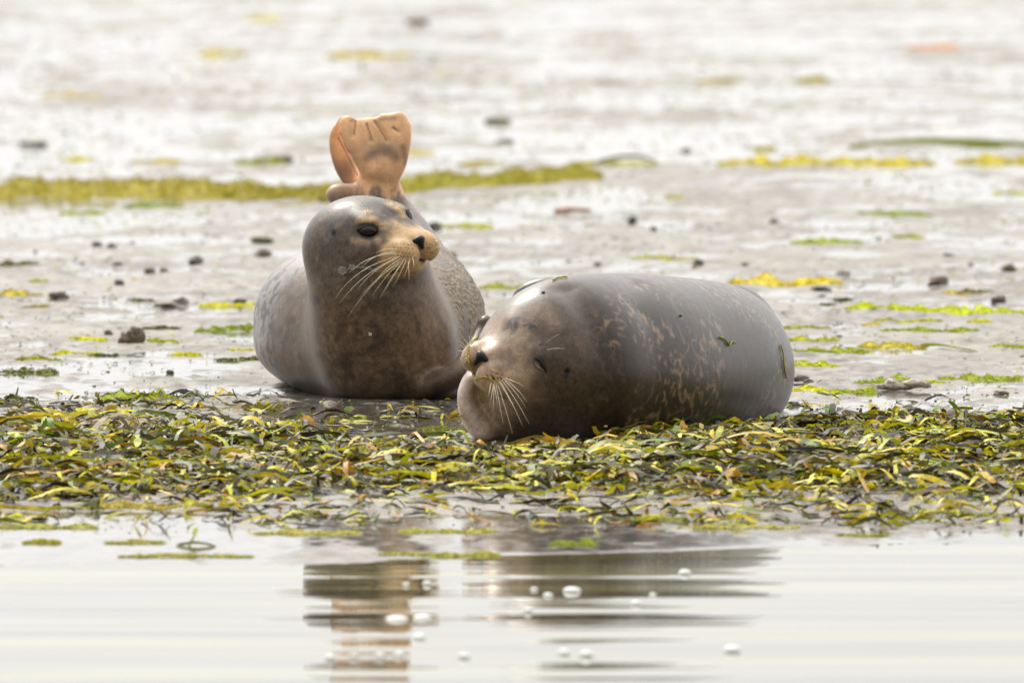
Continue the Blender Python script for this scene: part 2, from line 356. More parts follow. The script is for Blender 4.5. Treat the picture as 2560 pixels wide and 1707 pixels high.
def surface(f, lo, hi, h, relax=4):
    lo = np.asarray(lo, f32); K = 4; nc = np.ceil((np.asarray(hi)-lo)/(h*K)).astype(int)+1; n = (nc-1)*K+1
    gc = np.stack(np.meshgrid(*[lo[i]+np.arange(nc[i], dtype=f32)*h*K for i in range(3)], indexing='ij'), -1).reshape(-1, 3)
    vc = evalb(f, gc).reshape(nc)
    V = vc
    for ax in range(3):
        V = np.repeat(V, K, axis=ax); sl = [slice(None)]*3; sl[ax] = slice(K//2, K//2+n[ax]); V = V[tuple(sl)]
    V = np.ascontiguousarray(V)
    idx = np.argwhere(np.abs(V) < h*K*1.15).astype(np.int32)
    V[idx[:, 0], idx[:, 1], idx[:, 2]] = evalb(f, lo+idx.astype(f32)*h)
    S = V < 0
    cnt = np.zeros(np.array(S.shape)-1, np.int8)
    for a in (0, 1):
        for b in (0, 1):
            for c in (0, 1):
                cnt += S[a:S.shape[0]-1+a, b:S.shape[1]-1+b, c:S.shape[2]-1+c]
    cells = np.argwhere((cnt > 0) & (cnt < 8)).astype(np.int32)
    cid = np.full(cnt.shape, -1, np.int32); cid[cells[:, 0], cells[:, 1], cells[:, 2]] = np.arange(len(cells))
    acc = np.zeros((len(cells), 3)); w = np.zeros(len(cells))
    cor = [(a, b, c) for a in (0, 1) for b in (0, 1) for c in (0, 1)]
    for i, p in enumerate(cor):
        for q in cor[i+1:]:
            if sum(abs(x-y) for x, y in zip(p, q)) != 1: continue
            va = V[cells[:, 0]+p[0], cells[:, 1]+p[1], cells[:, 2]+p[2]]; vb = V[cells[:, 0]+q[0], cells[:, 1]+q[1], cells[:, 2]+q[2]]
            m = (va < 0) != (vb < 0); t = np.where(m, va/(va-vb+1e-12), 0)[:, None]
            acc += m[:, None]*(np.array(p)*(1-t)+np.array(q)*t); w += m
    P = lo + (cells + acc/w[:, None]).astype(f32)*h
    Fs = []
    for ax in range(3):
        u, v = (ax+1) % 3, (ax+2) % 3
        sl0 = [slice(1, -1)]*3; sl1 = [slice(1, -1)]*3; sl0[ax] = slice(0, -1); sl1[ax] = slice(1, None)
        A = S[tuple(sl0)]; B = S[tuple(sl1)]; e = np.argwhere(A != B); sg = A[e[:, 0], e[:, 1], e[:, 2]]
        off = np.array([1, 1, 1]); off[ax] = 0; e = e+off
        du = np.zeros(3, int); du[u] = 1; dv = np.zeros(3, int); dv[v] = 1
        g = lambda x: cid[x[:, 0], x[:, 1], x[:, 2]]
        q = np.stack([g(e-du-dv), g(e-dv), g(e), g(e-du)], 1)
        q[~sg] = q[~sg][:, ::-1]; Fs.append(q)
    F = np.concatenate(Fs); F = F[(F >= 0).all(1)]
    for _ in range(2):
        nrm, gl = grad(f, P); d = evalb(f, P); P = P-nrm*np.clip(d/np.maximum(gl, .4), -h*.5, h*.5)[:, None]
    # light relaxation
    for _ in range(relax):
        ia = F.ravel(); ib = np.roll(F, -1, 1).ravel(); c = np.bincount(ia, minlength=len(P))
        s = np.stack([np.bincount(ia, P[ib, q], len(P)) for q in range(3)], 1)
        P = (P*.5 + s/np.maximum(c, 1)[:, None]*.5).astype(f32)
    nrm, gl = grad(f, P)
    return P, F, nrm

# shared shape of a harbour seal's head, in its own frame (x right, y snout, z crown)
LM = dict(eye=(.076, .054, .036), ear=(.099, -.028, .02), brow=(.044, .041, .073), nose=(0, .157, .008), mouth=(0, .165, -.04), pad=(.042, .145, -.018))
def head(im, O, M, eyes_open=True, scale=1.0):
    lw = lambda p: O + M@(np.asarray(p, float)*scale)
    E = lambda p, r, k=.03, op='add', MM=None: im.ell(lw(p), np.array(r)*scale, M if MM is None else M@MM, k, op)
    E((0, -.024, -.002), (.102, .114, .081), .05)
    E((0, .03, -.045), (.086, .090, .060), .05)
    E((0, .086, -.012), (.048, .070, .042), .045)
    for s in (-1, 1):
        E((s*.037, .132, -.027), (.045, .053, .042), .012)     # whisker pads
        E((s*.050, .040, .052), (.024, .030, .012), .03)       # brow
        E((s*.050, .060, -.020), (.045, .055, .040), .04)      # cheek
    E((0, .130, .004), (.022, .032, .014), .02)
    E((0, .112, -.066), (.036, .044, .024), .015)              # chin
    if eyes_open:
        for s in (-1, 1): E((s*.076, .068, .034), (.024, .024, .017), .012, 'sub')
    # lip line: two drooping curves from under the nose to the mouth corners
    for s in (-1, 1):
        im.chain([[*lw((0, .168, -.044)), .004, .006, .004], [*lw((s*.020, .166, -.056)), .004, .008, .004], [*lw((s*.045, .140, -.066)), .004, .008, .004], [*lw((s*.064, .100, -.066)), .003, .006, .003]], 5, .004, None, None, 'sub', .004)
    im.chain([[*lw((0, .168, -.008)), .0025, .006, .003], [*lw((0, .170, -.024)), .0025, .008, .003], [*lw((0, .170, -.044)), .003, .008, .004]], 4, .004, None, None, 'sub', .004)
    return lw
def px_of(P):                           # picture position of world points (used to look up where marks of the coat lie)
    d = P-CAM; cp, sp = math.cos(PITCH), math.sin(PITCH)
    dep = d[:, 1]*cp - d[:, 2]*sp; up = d[:, 1]*sp + d[:, 2]*cp
    return 1280+d[:, 0]/dep/KPX, 853.5-up/dep/KPX
def blend(c, m, col):
    m = np.clip(m, 0, 1)[:, None]; return c*(1-m)+np.asarray(col)*m
_PX = {}
def surf_at(P, N, px, py):              # nearest vertex of a body under a line of sight, facing the camera
    if _PX.get('k') is not P:
        X, Y = px_of(P); ok = np.nonzero(N[:, 1] < .15)[0]; _PX.update(k=P, X=X[ok], Y=Y[ok], ok=ok)
    X, Y, ok = _PX['X'], _PX['Y'], _PX['ok']; m = np.nonzero(np.abs(X-px)+np.abs(Y-py) < 24)[0]
    if len(m) < 12: m = np.arange(len(X))
    c = ok[m[np.argsort((X[m]-px)**2+(Y[m]-py)**2)[:12]]]; i = c[np.argmin(P[c, 1])]; return P[i].astype(float), N[i].astype(float)

def spots(P, N, pts): return [surf_at(P, N, *p)[0] for p in pts]
def seg_dist(P, Q):
    Q = np.asarray(Q); D = np.full(len(P), 9.0); lo, hi = Q.min(0)-.12, Q.max(0)+.12
    m = np.nonzero(((P > lo) & (P < hi)).all(1))[0]; D[m] = _segd(P[m], Q); return D
def _segd(P, Q):
    if len(Q) == 1: return np.linalg.norm(P-Q[0], axis=1)
    d = np.full(len(P), 9.0)
    for a, b in zip(Q[:-1], Q[1:]):
        ab = b-a; t = np.clip(((P-a)@ab)/(ab@ab+1e-12), 0, 1); d = np.minimum(d, np.linalg.norm(P-a-t[:, None]*ab, axis=1))
    return d
def stroke(c, P, N, pts, w, col, a=1.0, soft=.5):     # a mark of the coat along a short path on the skin
    return blend(c, sstep(w*(1+soft), w*(1-soft), seg_dist(P, spots(P, N, pts)))*a, col)
def dent(P, N, pts, w, depth):
    d = seg_dist(P, spots(P, N, pts)); return (P-N*(np.exp(-(d/w)**2)*depth)[:, None]).astype(f32)
def nose_part(lw0, O, M, root, k=1.0):
    nz = Imp(); c0 = np.array([0, .158, .002]); lw = lambda p: lw0(c0+(np.asarray(p)-c0)*k)
    nz.chain([[*lw((-.021, .151, -.006)), .0035, .004, .003], [*lw((-.014, .160, .002)), .0050, .004, .0040], [*lw((-.005, .167, .007)), .0060, .005, .0045], [*lw((.005, .167, .007)), .0060, .005, .0045], [*lw((.014, .160, .002)), .0050, .004, .0040], [*lw((.021, .151, -.006)), .0035, .004, .003]], 5, .006)
    nz.chain([[*lw((0, .166, .004)), .0060, .005, .005], [*lw((0, .171, -.004)), .0035, .004, .004], [*lw((0, .173, -.013)), .0015, .004, .003]], 5, .006, None, None, 'add', .010)
    q, ff_, _ = surface(nz, O+M@np.array([0, .155, 0])-.04, O+M@np.array([0, .155, 0])+.04, .002); mesh_np('nose', q, ff_, M_black, root)

def ellipsoid(name, c, r, M, mat, parent, seg=20, rings=12, pointy=0):
    V = []; F = []
    for i in range(rings+1):
        th = math.pi*i/rings
        for j in range(seg):
            ph = 2*math.pi*j/seg; V.append((math.sin(th)*math.cos(ph), math.sin(th)*math.sin(ph), math.cos(th)))
    for i in range(rings):
        for j in range(seg):
            a = i*seg+j; b = i*seg+(j+1) % seg; F.append((a, a+seg, b+seg, b))
    V = np.array(V)
    if pointy: V[:, 2] *= 1-pointy*np.abs(V[:, 0])**1.5
    V = (V*np.array(r))@np.asarray(M).T+np.asarray(c)
    return mesh_np(name, V, F, mat, parent)
def tube(name, pts, rad, mat, parent, seg=5, col=None, taper=None):
    pts = np.asarray(pts, float); n = len(pts); V = []; F = []
    for i, p in enumerate(pts):
        t = pts[min(i+1, n-1)]-pts[max(i-1, 0)]; t /= np.linalg.norm(t)+1e-9
        a = np.cross(t, (.13, .2, 1)); a /= np.linalg.norm(a); b = np.cross(t, a)
        r = rad[i] if hasattr(rad, '__len__') else rad*(1-(taper or 0)*i/(n-1))
        for j in range(seg):
            w = 2*math.pi*j/seg; V.append(p+r*(a*math.cos(w)+b*math.sin(w)))
    for i in range(n-1):
        for j in range(seg): F.append((i*seg+j, i*seg+(j+1) % seg, (i+1)*seg+(j+1) % seg, (i+1)*seg+j))
    return mesh_np(name, V, F, mat, parent, col if col is None else np.tile(col, (len(V), 1)))
def bez(p0, p1, bend, n=9):
    p0, p1 = np.asarray(p0, float), np.asarray(p1, float); m = (p0+p1)/2+np.asarray(bend, float)
    t = np.linspace(0, 1, n)[:, None]; return (1-t)**2*p0+2*t*(1-t)*m+t*t*p1
def thing(name, loc, label, cat, group=None):
    o = bpy.data.objects.new(name, None); C.objects.link(o); o.location = loc; o.empty_display_size = .1
    return tag(o, label, cat, group)
def adopt(root):                        # children were built in world space: keep them where they are
    inv = np.asarray(root.location, float)
    for ch in list(root.children):
        if ch.type == 'MESH': 
            me = ch.data; a = np.empty(len(me.vertices)*3, f32); me.vertices.foreach_get('co', a)
            me.vertices.foreach_set('co', (a.reshape(-1, 3)-inv.astype(f32)).ravel()); me.update()
            for g in ch.children:
                me = g.data; a = np.empty(len(me.vertices)*3, f32); me.vertices.foreach_get('co', a)
                me.vertices.foreach_set('co', (a.reshape(-1, 3)-inv.astype(f32)).ravel()); me.update()

# ------------------------------------------------------------------ seal 1: alert, tail raised
def S(px, py, Y, *r):                   # a station: position and radii in metres
    return [*W(px, py, Y), *r]
def seal_alert():
    im = Imp()
    # body, from the chest back to the ankles; raised at the rear
    im.chain([S(965, 850, .12, .16, .17, .165), S(945, 815, .30, .235, .16, .19), S(925, 790, .50, .288, .16, .197), S(928, 785, .72, .285, .16, .197),
              S(955, 765, .92, .245, .15, .19), S(975, 735, 1.06, .185, .13, .178), S(965, 640, 1.16, .135, .11, .13), S(940, 560, 1.19, .098, .085, .10),
              S(940, 510, 1.17, .072, .062, .06), S(944, 470, 1.15, .054, .04, .04), S(945, 440, 1.14, .040, .03, .03), S(946, 415, 1.13, .046, .024, .025)], 9, .02)
    im.chain([S(935, 900, .22, .19, .15, .12), S(925, 872, .42, .276, .15, .13), S(925, 865, .62, .285, .15, .13), S(930, 868, .82, .25, .15, .12), S(945, 860, 1.0, .18, .13, .12)], 5, .05)
    # neck and chest, upright, in front of the body
    im.chain([S(918, 625, .06, .146, .15, .12), S(922, 690, .055, .150, .155, .12), S(935, 760, .05, .152, .155, .12), S(952, 830, .05, .158, .155, .12), S(968, 900, .05, .155, .15, .12), S(978, 955, .05, .15, .14, .07)], 5, .03, None, None, 'add', .085)
    # left fore flipper, planted beside the chest
    im.chain([S(1050, 972, -.02, .05, .05, .030), S(1100, 958, -.07, .032, .04, .026), S(1148, 930, -.06, .028, .035, .024), S(1185, 880, .0, .02, .035, .026), S(1207, 832, .05, .016, .03, .02), S(1215, 802, .06, .012, .022, .012)], 8, .012)
    im.chain([S(1085, 985, .0, .035, .05, .028), S(1130, 985, .02, .03, .04, .02), S(1165, 975, .05, .03, .03, .015)], 4, .02)
    # hind flippers held together and raised: the nearer one a fan of five toes
    nrm = (-.15, -1, .05)
    toes = [((924, 425), (876, 358), (868, 308), .021, .013), ((934, 420), (904, 355), (901, 316), .018, .011), ((945, 418), (932, 355), (925, 310), .018, .011),
            ((955, 420), (962, 355), (961, 303), .021, .012), ((968, 425), (996, 358), (996, 302), .025, .014)]
    for k, (a, b, c, r, th) in enumerate(toes):
        y = 1.12 - .006*abs(k-2)
        im.chain([S(*a, y, r*.9, r, th*1.4), S(*b, y-.01, r, r, th), S(*c, y-.005, r*.95, r*.95, th*.8)], 7, .008, None, nrm)
    im.ell(W(943, 385, 1.13), (.046, .018, .042), None, .03)
    im.chain([S(982, 450, 1.12, .010, .03, .014), S(1004, 405, 1.11, .011, .03, .016), S(1016, 330, 1.10, .008, .02, .010)], 6, .006, None, nrm)
    # the farther flipper, seen edge on at the left, and its heel
    im.chain([S(888, 462, 1.28, .015, .035, .026), S(862, 410, 1.28, .018, .04, .03), S(850, 350, 1.27, .013, .04, .03), S(854, 314, 1.25, .010, .03, .014)], 8, .003, None, (-.9, -.4, 0), 'add', .004)
    im.chain([S(880, 486, 1.14, .03, .03, .02), S(852, 484, 1.13, .026, .026, .021), S(834, 488, 1.12, .015, .018, .016)], 5, .012)
    O = W(928, 583, 0.0)
    M = np.array([[-0.677, 0.731, -0.085], [-0.698, -0.674, -0.244], [-0.235, -0.106, 0.966]])
    u, _, vt = np.linalg.svd(M); M = u@vt
    lw = head(im, O, M)
    im.ell(lw((0, -.085, -.035)), (.112, .098, .088), M, .05)
    im.ell(lw((0, -.01, -.09)), (.10, .11, .07), M, .05)
    P, F, N = surface(im, (-.75, -.26, -.04), (.03, 1.36, .80), .0036)
    X, Y = px_of(P); Lc = (P-O)@M; lx, ly, lz = Lc.T; ax = np.abs(lx)
    # coat
    fine = fbm3(P*14, 3, 1); c = np.tile([.10, .09, .083], (len(P), 1))*(1+.18*fine[:, None])
    body = sstep(.25, .4, P[:, 1])
    # grey flank with dark spots
    sp = n3(P*26, 4)+.5*n3(P*60, 5)+.25*n3(P*9, 6)
    flank = sstep(-.42, -.52, P[:, 0])*sstep(.1, .25, P[:, 1])
    c = blend(c, flank*.8, (.25, .245, .25)); c = blend(c, flank*sstep(.16, .32, n3(P*34, 4)+.6*n3(P*75, 5)+.35*n3(P*9, 6)-.12+.25*sstep(-.56, -.63, P[:, 0]))*.85, (.055, .058, .065))
    # warm brown throat and chest with soft darker blotches
    low = (1-sstep(-.15, .02, lz+.25*(ly-.0)))
    chest = (1-body)*low; c = blend(c, chest*.9, (.11, .071, .042))
    c = blend(c, chest*sstep(.1, .55, n3(P*np.array([13, 10, 22]), 9)+.4*n3(P*40, 10))*.8, (.042, .028, .020))
    rt = (1-body)*sstep(-.28, -.20, P[:, 0])*low; c = blend(c, rt*.45, (.23, .155, .09))
    # head: grey crown, dark cheek, tan muzzle and brow
    hd = sstep(-.2, -.05, ly)*sstep(-.16, -.08, lz)
    c = blend(c, hd*.6, (.10, .074, .056))
    crown = sstep(.02, .075, lz)*sstep(-.28, -.1, ly); c = blend(c, crown*.75, (.07, .062, .06))
    tan = sstep(.085, .125, ly+.1*(-lz-.02)+.02*fine)*sstep(-.1, -.075, lz); c = blend(c, tan*.92, (.52, .355, .175))
    P = dent(P, N, [(832, 580), (834, 586)], .006, .004)
    c = stroke(c, P, N, [(828, 560), (818, 600)], .022, (.11, .10, .10), .5, .9)
    c = stroke(c, P, N, [(831, 574), (835, 592)], .0045, (.008, .008, .01), 1, .7); c = stroke(c, P, N, [(836, 580), (837, 592)], .0035, (.008, .008, .01), .9, .6)
    for pts, w, a_ in (([(905, 545), (935, 548)], .014, .75), ([(915, 528)], .011, .9), ([(978, 508), (1000, 520), (1008, 532)], .013, .95), ([(960, 560), (985, 555), (1000, 570)], .013, .8), ([(945, 600), (965, 590)], .010, .4),
                       ([(880, 600), (915, 610)], .008, .45), ([(1020, 560), (1040, 572)], .012, .6), ([(800, 545), (830, 530)], .006, .3), ([(960, 535)], .004, .5)):
        c = stroke(c, P, N, pts, w, (.50, .36, .21), a_, .9)
    c = stroke(c, P, N, [(945, 520), (968, 545)], .015, (.15, .125, .115), .6, .9)
    c = stroke(c, P, N, [(940, 568), (962, 565)], .0025, (.22, .08, .04), .8)
    c = stroke(c, P, N, [(860, 640), (900, 635), (930, 640)], .020, (.11, .085, .07), .65, .9)
    for k in range(34):
        r_, q_ = divmod(k, 8); c = stroke(c, P, N, [(982+q_*9.5+r_*2.5+random.uniform(-1.5, 1.5), 606+r_*11+q_*1.2+random.uniform(-1.5, 1.5))], .0019, (.03, .02, .015), .9, .6)
    for k in range(12):
        r_, q_ = divmod(k, 4); c = stroke(c, P, N, [(1068+q_*7+random.uniform(-1, 1), 612+r_*10+random.uniform(-1, 1))], .0017, (.04, .03, .02), .8, .6)
    lip = np.abs(lz+.047+.5*ax-1.5*ax*ax)
    c = blend(c, sstep(.006, .002, lip)*sstep(.085, .115, ly)*(ax < .066)*.95, (.015, .010, .009))
    c = blend(c, sstep(.003, .001, ax)*sstep(.12, .14, ly)*(lz < .0)*(lz > -.045)*.8, (.06, .04, .03))
    c = blend(c, (1-body)*sstep(.1, .5, n3(P*30, 60)+.5*n3(P*75, 61))*.5*(1-tan), (.05, .036, .028)); c = blend(c, (1-body)*sstep(.25, .55, n3(P*38, 62)+.4*n3(P*90, 63))*.3*(1-tan), (.22, .16, .11))
    # raised hind flippers: orange skin, greyer at the ankle
    st = fbm3(P*np.array([30, 10, 12]), 3, 12); fl = sstep(.445, .500, P[:, 2]+.03*st+.02*fbm3(P*40, 2, 13))*sstep(.8, 1.0, P[:, 1])
    c = blend(c, fl, (.80, .50, .29)); c = c*(1+(.22*st*fl)[:, None])
    for ln in ([(891, 300), (890, 322), (884, 338)], [(917, 308), (922, 330), (930, 350)], [(936, 302), (950, 325), (966, 352)], [(983, 318), (994, 328)], [(846, 345), (868, 390), (893, 440)]):
        P = dent(P, N, ln, .0045 if ln[0][0] != 846 else .007, .0045 if ln[0][0] != 846 else .018)
    gp = np.exp(-((X-955)/55)**2-((Y-375+.0*X)/22)**2); c = blend(c, gp*fl*.8*(sstep(-.3, .3, st)*.6+.4), (.30, .25, .23))
    for pts, w in (([(925, 395), (945, 372), (970, 380), (990, 400)], .012), ([(1010, 370), (1018, 410)], .008), ([(880, 300), (884, 296)], .006), ([(950, 296), (985, 290)], .006), ([(870, 420), (880, 455)], .016)): c = stroke(c, P, N, pts, w, (.17, .125, .10), .6, .9)
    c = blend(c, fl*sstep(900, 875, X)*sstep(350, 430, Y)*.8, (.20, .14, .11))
    c = blend(c, sstep(.36, .44, P[:, 2])*(1-fl)*sstep(.9, 1.05, P[:, 1])*.6, (.25, .225, .215))
    # shade in the toe grooves and flipper gap, painted as dark lines
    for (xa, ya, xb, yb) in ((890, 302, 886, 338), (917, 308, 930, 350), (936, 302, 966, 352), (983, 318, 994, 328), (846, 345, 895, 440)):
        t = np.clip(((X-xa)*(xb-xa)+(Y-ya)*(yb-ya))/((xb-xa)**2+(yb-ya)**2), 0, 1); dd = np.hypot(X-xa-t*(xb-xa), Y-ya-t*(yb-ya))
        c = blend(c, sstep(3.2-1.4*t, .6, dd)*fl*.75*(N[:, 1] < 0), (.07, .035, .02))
    # clay dried on the right flank
    mud = sstep(-.24, -.12, P[:, 0]+.05*fine)*sstep(.08, .26, P[:, 1]+.05*fine)*sstep(.42, .32, P[:, 2])
    mud = np.maximum(mud, 0); c = blend(c, mud*.9, (.25, .215, .17)); c = c*(1+(.25*mud*n3(P*70, 15))[:, None])
    # fore flipper darker and wet
    ff = np.maximum(sstep(1055, 1085, X)*sstep(900, 940, Y)*(P[:, 1] < .2), (X > 1160)*(P[:, 1] < .26)); c = blend(c, ff*.9, (.07, .045, .032)); mud = mud*(1-ff)
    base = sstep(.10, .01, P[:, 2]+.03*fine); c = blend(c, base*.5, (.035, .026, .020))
    wr = mud*(np.abs(n3(P*np.array([34, 28, 62]), 17))*.0055+np.abs(n3(P*np.array([70, 50, 130]), 18))*.004-.0025); P = P+N*wr[:, None].astype(f32)
    # folds and throat creases
    root = thing('seal', (-.33, .5, 0), 'seal with its head up and orange hind flippers raised, resting in muddy water', 'seal', 'harbour seals on the mud')
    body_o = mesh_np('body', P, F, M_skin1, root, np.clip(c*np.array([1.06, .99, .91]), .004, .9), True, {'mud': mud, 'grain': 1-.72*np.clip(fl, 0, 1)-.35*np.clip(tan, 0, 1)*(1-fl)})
    for s in (1, -1):
        ew = lw((.0680, .0600, .034) if s > 0 else (-.0715, .0660, .036)); n_ = M@np.array([s*.66, .72, .12]); n_ /= np.linalg.norm(n_)
        t_ = np.cross((M@np.array([0, 0, 1.])), n_); t_ /= np.linalg.norm(t_); t_ = t_*math.cos(.16)-np.cross(n_, t_)*math.sin(.16)*s; b_ = np.cross(n_, t_)
        MM = np.stack([t_, n_, b_], 1)
        lid = ellipsoid('eyelid', ew-n_*.001, (.0310, .0085, .0180), MM, M_black, root, 28, 16, .45)
        ellipsoid('eye', ew-b_*.0012, (.0240, .0105, .0138), MM, M_eye, root, 28, 16, .35)
    # nose pad
    nose_part(lw, O, M, root, 1.15)
    def whisk(px0, py0, px1, py1, bend, dep, r=.0011):
        p0, n0 = surf_at(P, N, px0, py0); y1 = p0[1]+dep; p1 = W(px1, py1, y1)
        tube('whisker', bez(p0-n0*.003, p1, W(px0+bend[0], py0+bend[1], p0[1])-W(px0, py0, p0[1])+np.array([0, -.02, 0])), r*.8, M_whisk, root, 4, None, .85)
    for a in [(995, 640, 838, 745, (-25, -32)), (1000, 645, 849, 758, (-20, -22)), (1005, 650, 870, 792, (-10, -22)), (998, 632, 873, 682, (-15, -26)), (1008, 655, 932, 738, (-5, -8)), (1012, 655, 950, 745, (0, -10)),
              (1020, 650, 982, 718, (5, -5)), (1026, 645, 1007, 696, (5, 0)), (1000, 640, 894, 724, (-18, -12)), (1003, 648, 937, 706, (-12, -5)), (1033, 640, 1034, 668, (4, 0)), (990, 622, 940, 634, (-6, -12)), (1010, 658, 900, 742, (-5, -14)),
              (1022, 655, 1022, 700, (3, 0)), (1016, 648, 962, 727, (2, -4)), (992, 628, 905, 668, (-12, -20))]:
        whisk(*a, -.05, .00125)
    for a in [(1086, 612, 1128, 640, (8, -14)), (1088, 618, 1136, 655, (8, -12)), (1086, 606, 1122, 598, (6, -10)), (1090, 622, 1126, 668, (8, -8)), (1088, 625, 1112, 662, (7, -5)), (1082, 596, 1112, 583, (5, -8)), (1086, 602, 1140, 618, (6, -14)),
              (1089, 616, 1148, 640, (8, -14)), (1080, 592, 1104, 574, (4, -6)), (1088, 630, 1106, 652, (6, -3))]:
        whisk(*a, .04, .001)
    for a in [(920, 528, 862, 498, (4, -14)), (918, 522, 880, 488, (4, -12)), (914, 525, 850, 515, (2, -10)), (925, 520, 895, 490, (4, -10)), (972, 505, 966, 440, (8, -4)), (980, 503, 992, 464, (3, -4)), (968, 508, 953, 478, (-3, -8)), (986, 505, 990, 480, (4, 0))]:
        whisk(*a, -.02, .0008)
    # string of saliva with two bubbles on the cheek
    pts = [surf_at(P, N, x, y) for x, y in ((862, 673), (880, 668), (900, 670), (918, 671), (936, 682), (955, 680), (975, 678))]
    pts = [p+n*.004 for p, n in pts]
    dr = tube('saliva_string', pts, [.002, .003, .0018, .003, .003, .0015, .001], M_drool, root, 8)
    ellipsoid('bubble', pts[0]+(-.010, -.004, -.001), (.011, .009, .0105), np.eye(3), M_drool, dr)
    ellipsoid('bubble', pts[1]+(-.004, -.004, 0), (.008, .007, .008), np.eye(3), M_drool, dr)
    # tiny pale down stuck to the chest
    for (x, y) in ((918, 838), (922, 835), (926, 840)):
        p, n = surf_at(P, N, x, y); tube('down_fleck', bez(p+n*.002, p+n*.004+np.array([random.uniform(-.01, .01), 0, random.uniform(-.006, .008)]), (0, 0, .002), 4), .0014, M_whisk, root, 4)
    adopt(root)
    return P, N
P1, N1 = seal_alert()
print('seal1', time.time()-T0)

# ------------------------------------------------------------------ seal 2: asleep on its side
def seal_asleep():
    im = Imp()
    im.chain([S(1345, 915, -1.87, .150, .15, .160), S(1400, 904, -1.83, .170, .165, .188), S(1470, 897, -1.72, .182, .175, .196), S(1560, 893, -1.54, .188, .18, .196), S(1650, 892, -1.32, .184, .18, .191),
              S(1735, 892, -1.10, .178, .17, .184), S(1792, 894, -.90, .164, .16, .175), S(1810, 896, -.74, .140, .13, .158), S(1815, 900, -.62, .11, .10, .12)], 9, .02)
    im.chain([S(1420, 970, -1.80, .15, .14, .135), S(1540, 968, -1.58, .18, .15, .135), S(1680, 960, -1.26, .18, .15, .13), S(1782, 954, -.98, .160, .14, .13), S(1808, 952, -.86, .142, .12, .13)], 7, .02, None, None, 'add', .10)
    im.ell(W(1822, 872, -.50), (.135, .16, .160), None, .012)
    # jaw and throat pressed into the weed
    im.ell(W(1305, 985, -1.80), (.128, .12, .128), None, .05)
    im.ell(W(1262, 990, -1.82), (.090, .10, .118), None, .03)
    # fore flipper folded under the throat: pale outer rim at the left
    im.chain([S(1178, 950, -1.90, .018, .05, .022), S(1166, 990, -1.90, .020, .05, .03), S(1178, 1035, -1.90, .024, .05, .03), S(1210, 1080, -1.90, .03, .05, .025)], 5, .006)
    # the other fore flipper, standing up behind the forehead
    im.chain([S(1430, 735, -1.5, .05, .03, .03), S(1370, 728, -1.5, .045, .03, .03), S(1322, 742, -1.5, .032, .026, .026), S(1298, 764, -1.5, .018, .018, .02)], 6, .01)
    # hind end: a glimpse of the tucked flippers at the ground
    im.chain([S(1880, 1025, -.82, .06, .08, .035), S(1905, 1040, -.8, .03, .06, .02)], 4, .02)
    O = W(1350, 897, -1.93)
    M = np.array([[-0.463, -0.824, 0.327], [0.712, -0.565, -0.416], [0.528, 0.041, 0.848]])
    u, _, vt = np.linalg.svd(M); M = u@vt
    lw = head(im, O, M, False)
    im.ell(lw((0, -.10, -.02)), (.125, .12, .110), M, .10)
    P, F, N = surface(im, (-.18, -2.2, -.06), (.78, -.28, .43), .0038, 8)
    X, Y = px_of(P); Lc = (P-O)@M; lx, ly, lz = Lc.T; ax = np.abs(lx)
    P = dent(P, N, [(1420, 720), (1475, 790), (1500, 880), (1490, 980), (1450, 1060)], .038, .013)
    P = dent(P, N, [(1590, 705), (1610, 770)], .05, .008)
    P = dent(P, N, [(1421, 931), (1418, 935)], .006, .004)
    fine = fbm3(P*14, 3, 31); c = np.tile([.032, .0235, .0195], (len(P), 1))*(1+.15*fine[:, None])
    # net of pale ring marks
    q = P*np.array([24, 20, 30])+.25*np.stack([n3(P*22, 40), n3(P*22, 41), n3(P*22, 42)], 1)
    ring = np.abs(n3(q, 33)); ring2 = np.abs(n3(q*1.7, 34))
    patch = sstep(-.30, .20, n3(P*6, 35)+.25*n3(P*19, 36))
    m = np.maximum(sstep(.24, .04, ring), .8*sstep(.17, .02, ring2))*patch*sstep(.3, .5, P[:, 0]*1.0+.35+.2*fine)*sstep(-.15, .3, n3(P*40, 38)+.1)
    bodym = sstep(1430, 1580, X+60*fine); c = blend(c, m*bodym*.8, (.25, .175, .12)); c = blend(c, bodym*sstep(.15, .45, n3(P*26, 45)+.4*n3(P*60, 46))*.6, (.022, .018, .018))
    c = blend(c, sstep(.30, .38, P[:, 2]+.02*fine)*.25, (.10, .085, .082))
    # face
    fc = sstep(.02, .11, ly+.02*fine)*sstep(-.16, -.1, lz); c = blend(c, fc*.9, (.32, .235, .17))
    c = blend(c, sstep(.10, .16, ly+.015*fine)*.65, (.38, .25, .16))
    c = blend(c, np.exp(-((lx-.02)/.07)**2-((ly-.0)/.10)**2-((lz-.09)/.05)**2)*.35, (.15, .115, .09)); c = blend(c, (1-bodym)*sstep(.05, .5, n3(P*16, 47)+.4*n3(P*45, 48))*.45, (.045, .032, .026))
    hd = sstep(-.14, -.02, ly)*(1-fc); c = blend(c, hd*.6, (.10, .072, .055))
    # throat pale, rim of the folded flipper paler
    th = sstep(1335, 1215, X+.25*(Y-1000)+12*fine)*sstep(935, 975, Y+.45*(X-1230)); c = blend(c, th*.85, (.52, .42, .31))
    rim = sstep(1200, 1172, X-.28*(Y-1000)*(Y > 1000))*sstep(925, 960, Y); c = blend(c, rim*.75, (.50, .43, .41))
    c = stroke(c, P, N, [(1300, 800), (1350, 770), (1390, 800)], .02, (.30, .22, .17), .4, .9)
    c = stroke(c, P, N, [(1330, 880), (1360, 892)], .012, (.07, .06, .06), .6, .9)
    c = stroke(c, P, N, [(1336, 898), (1350, 906), (1366, 922)], .0060, (.02, .018, .018), .75, .6)
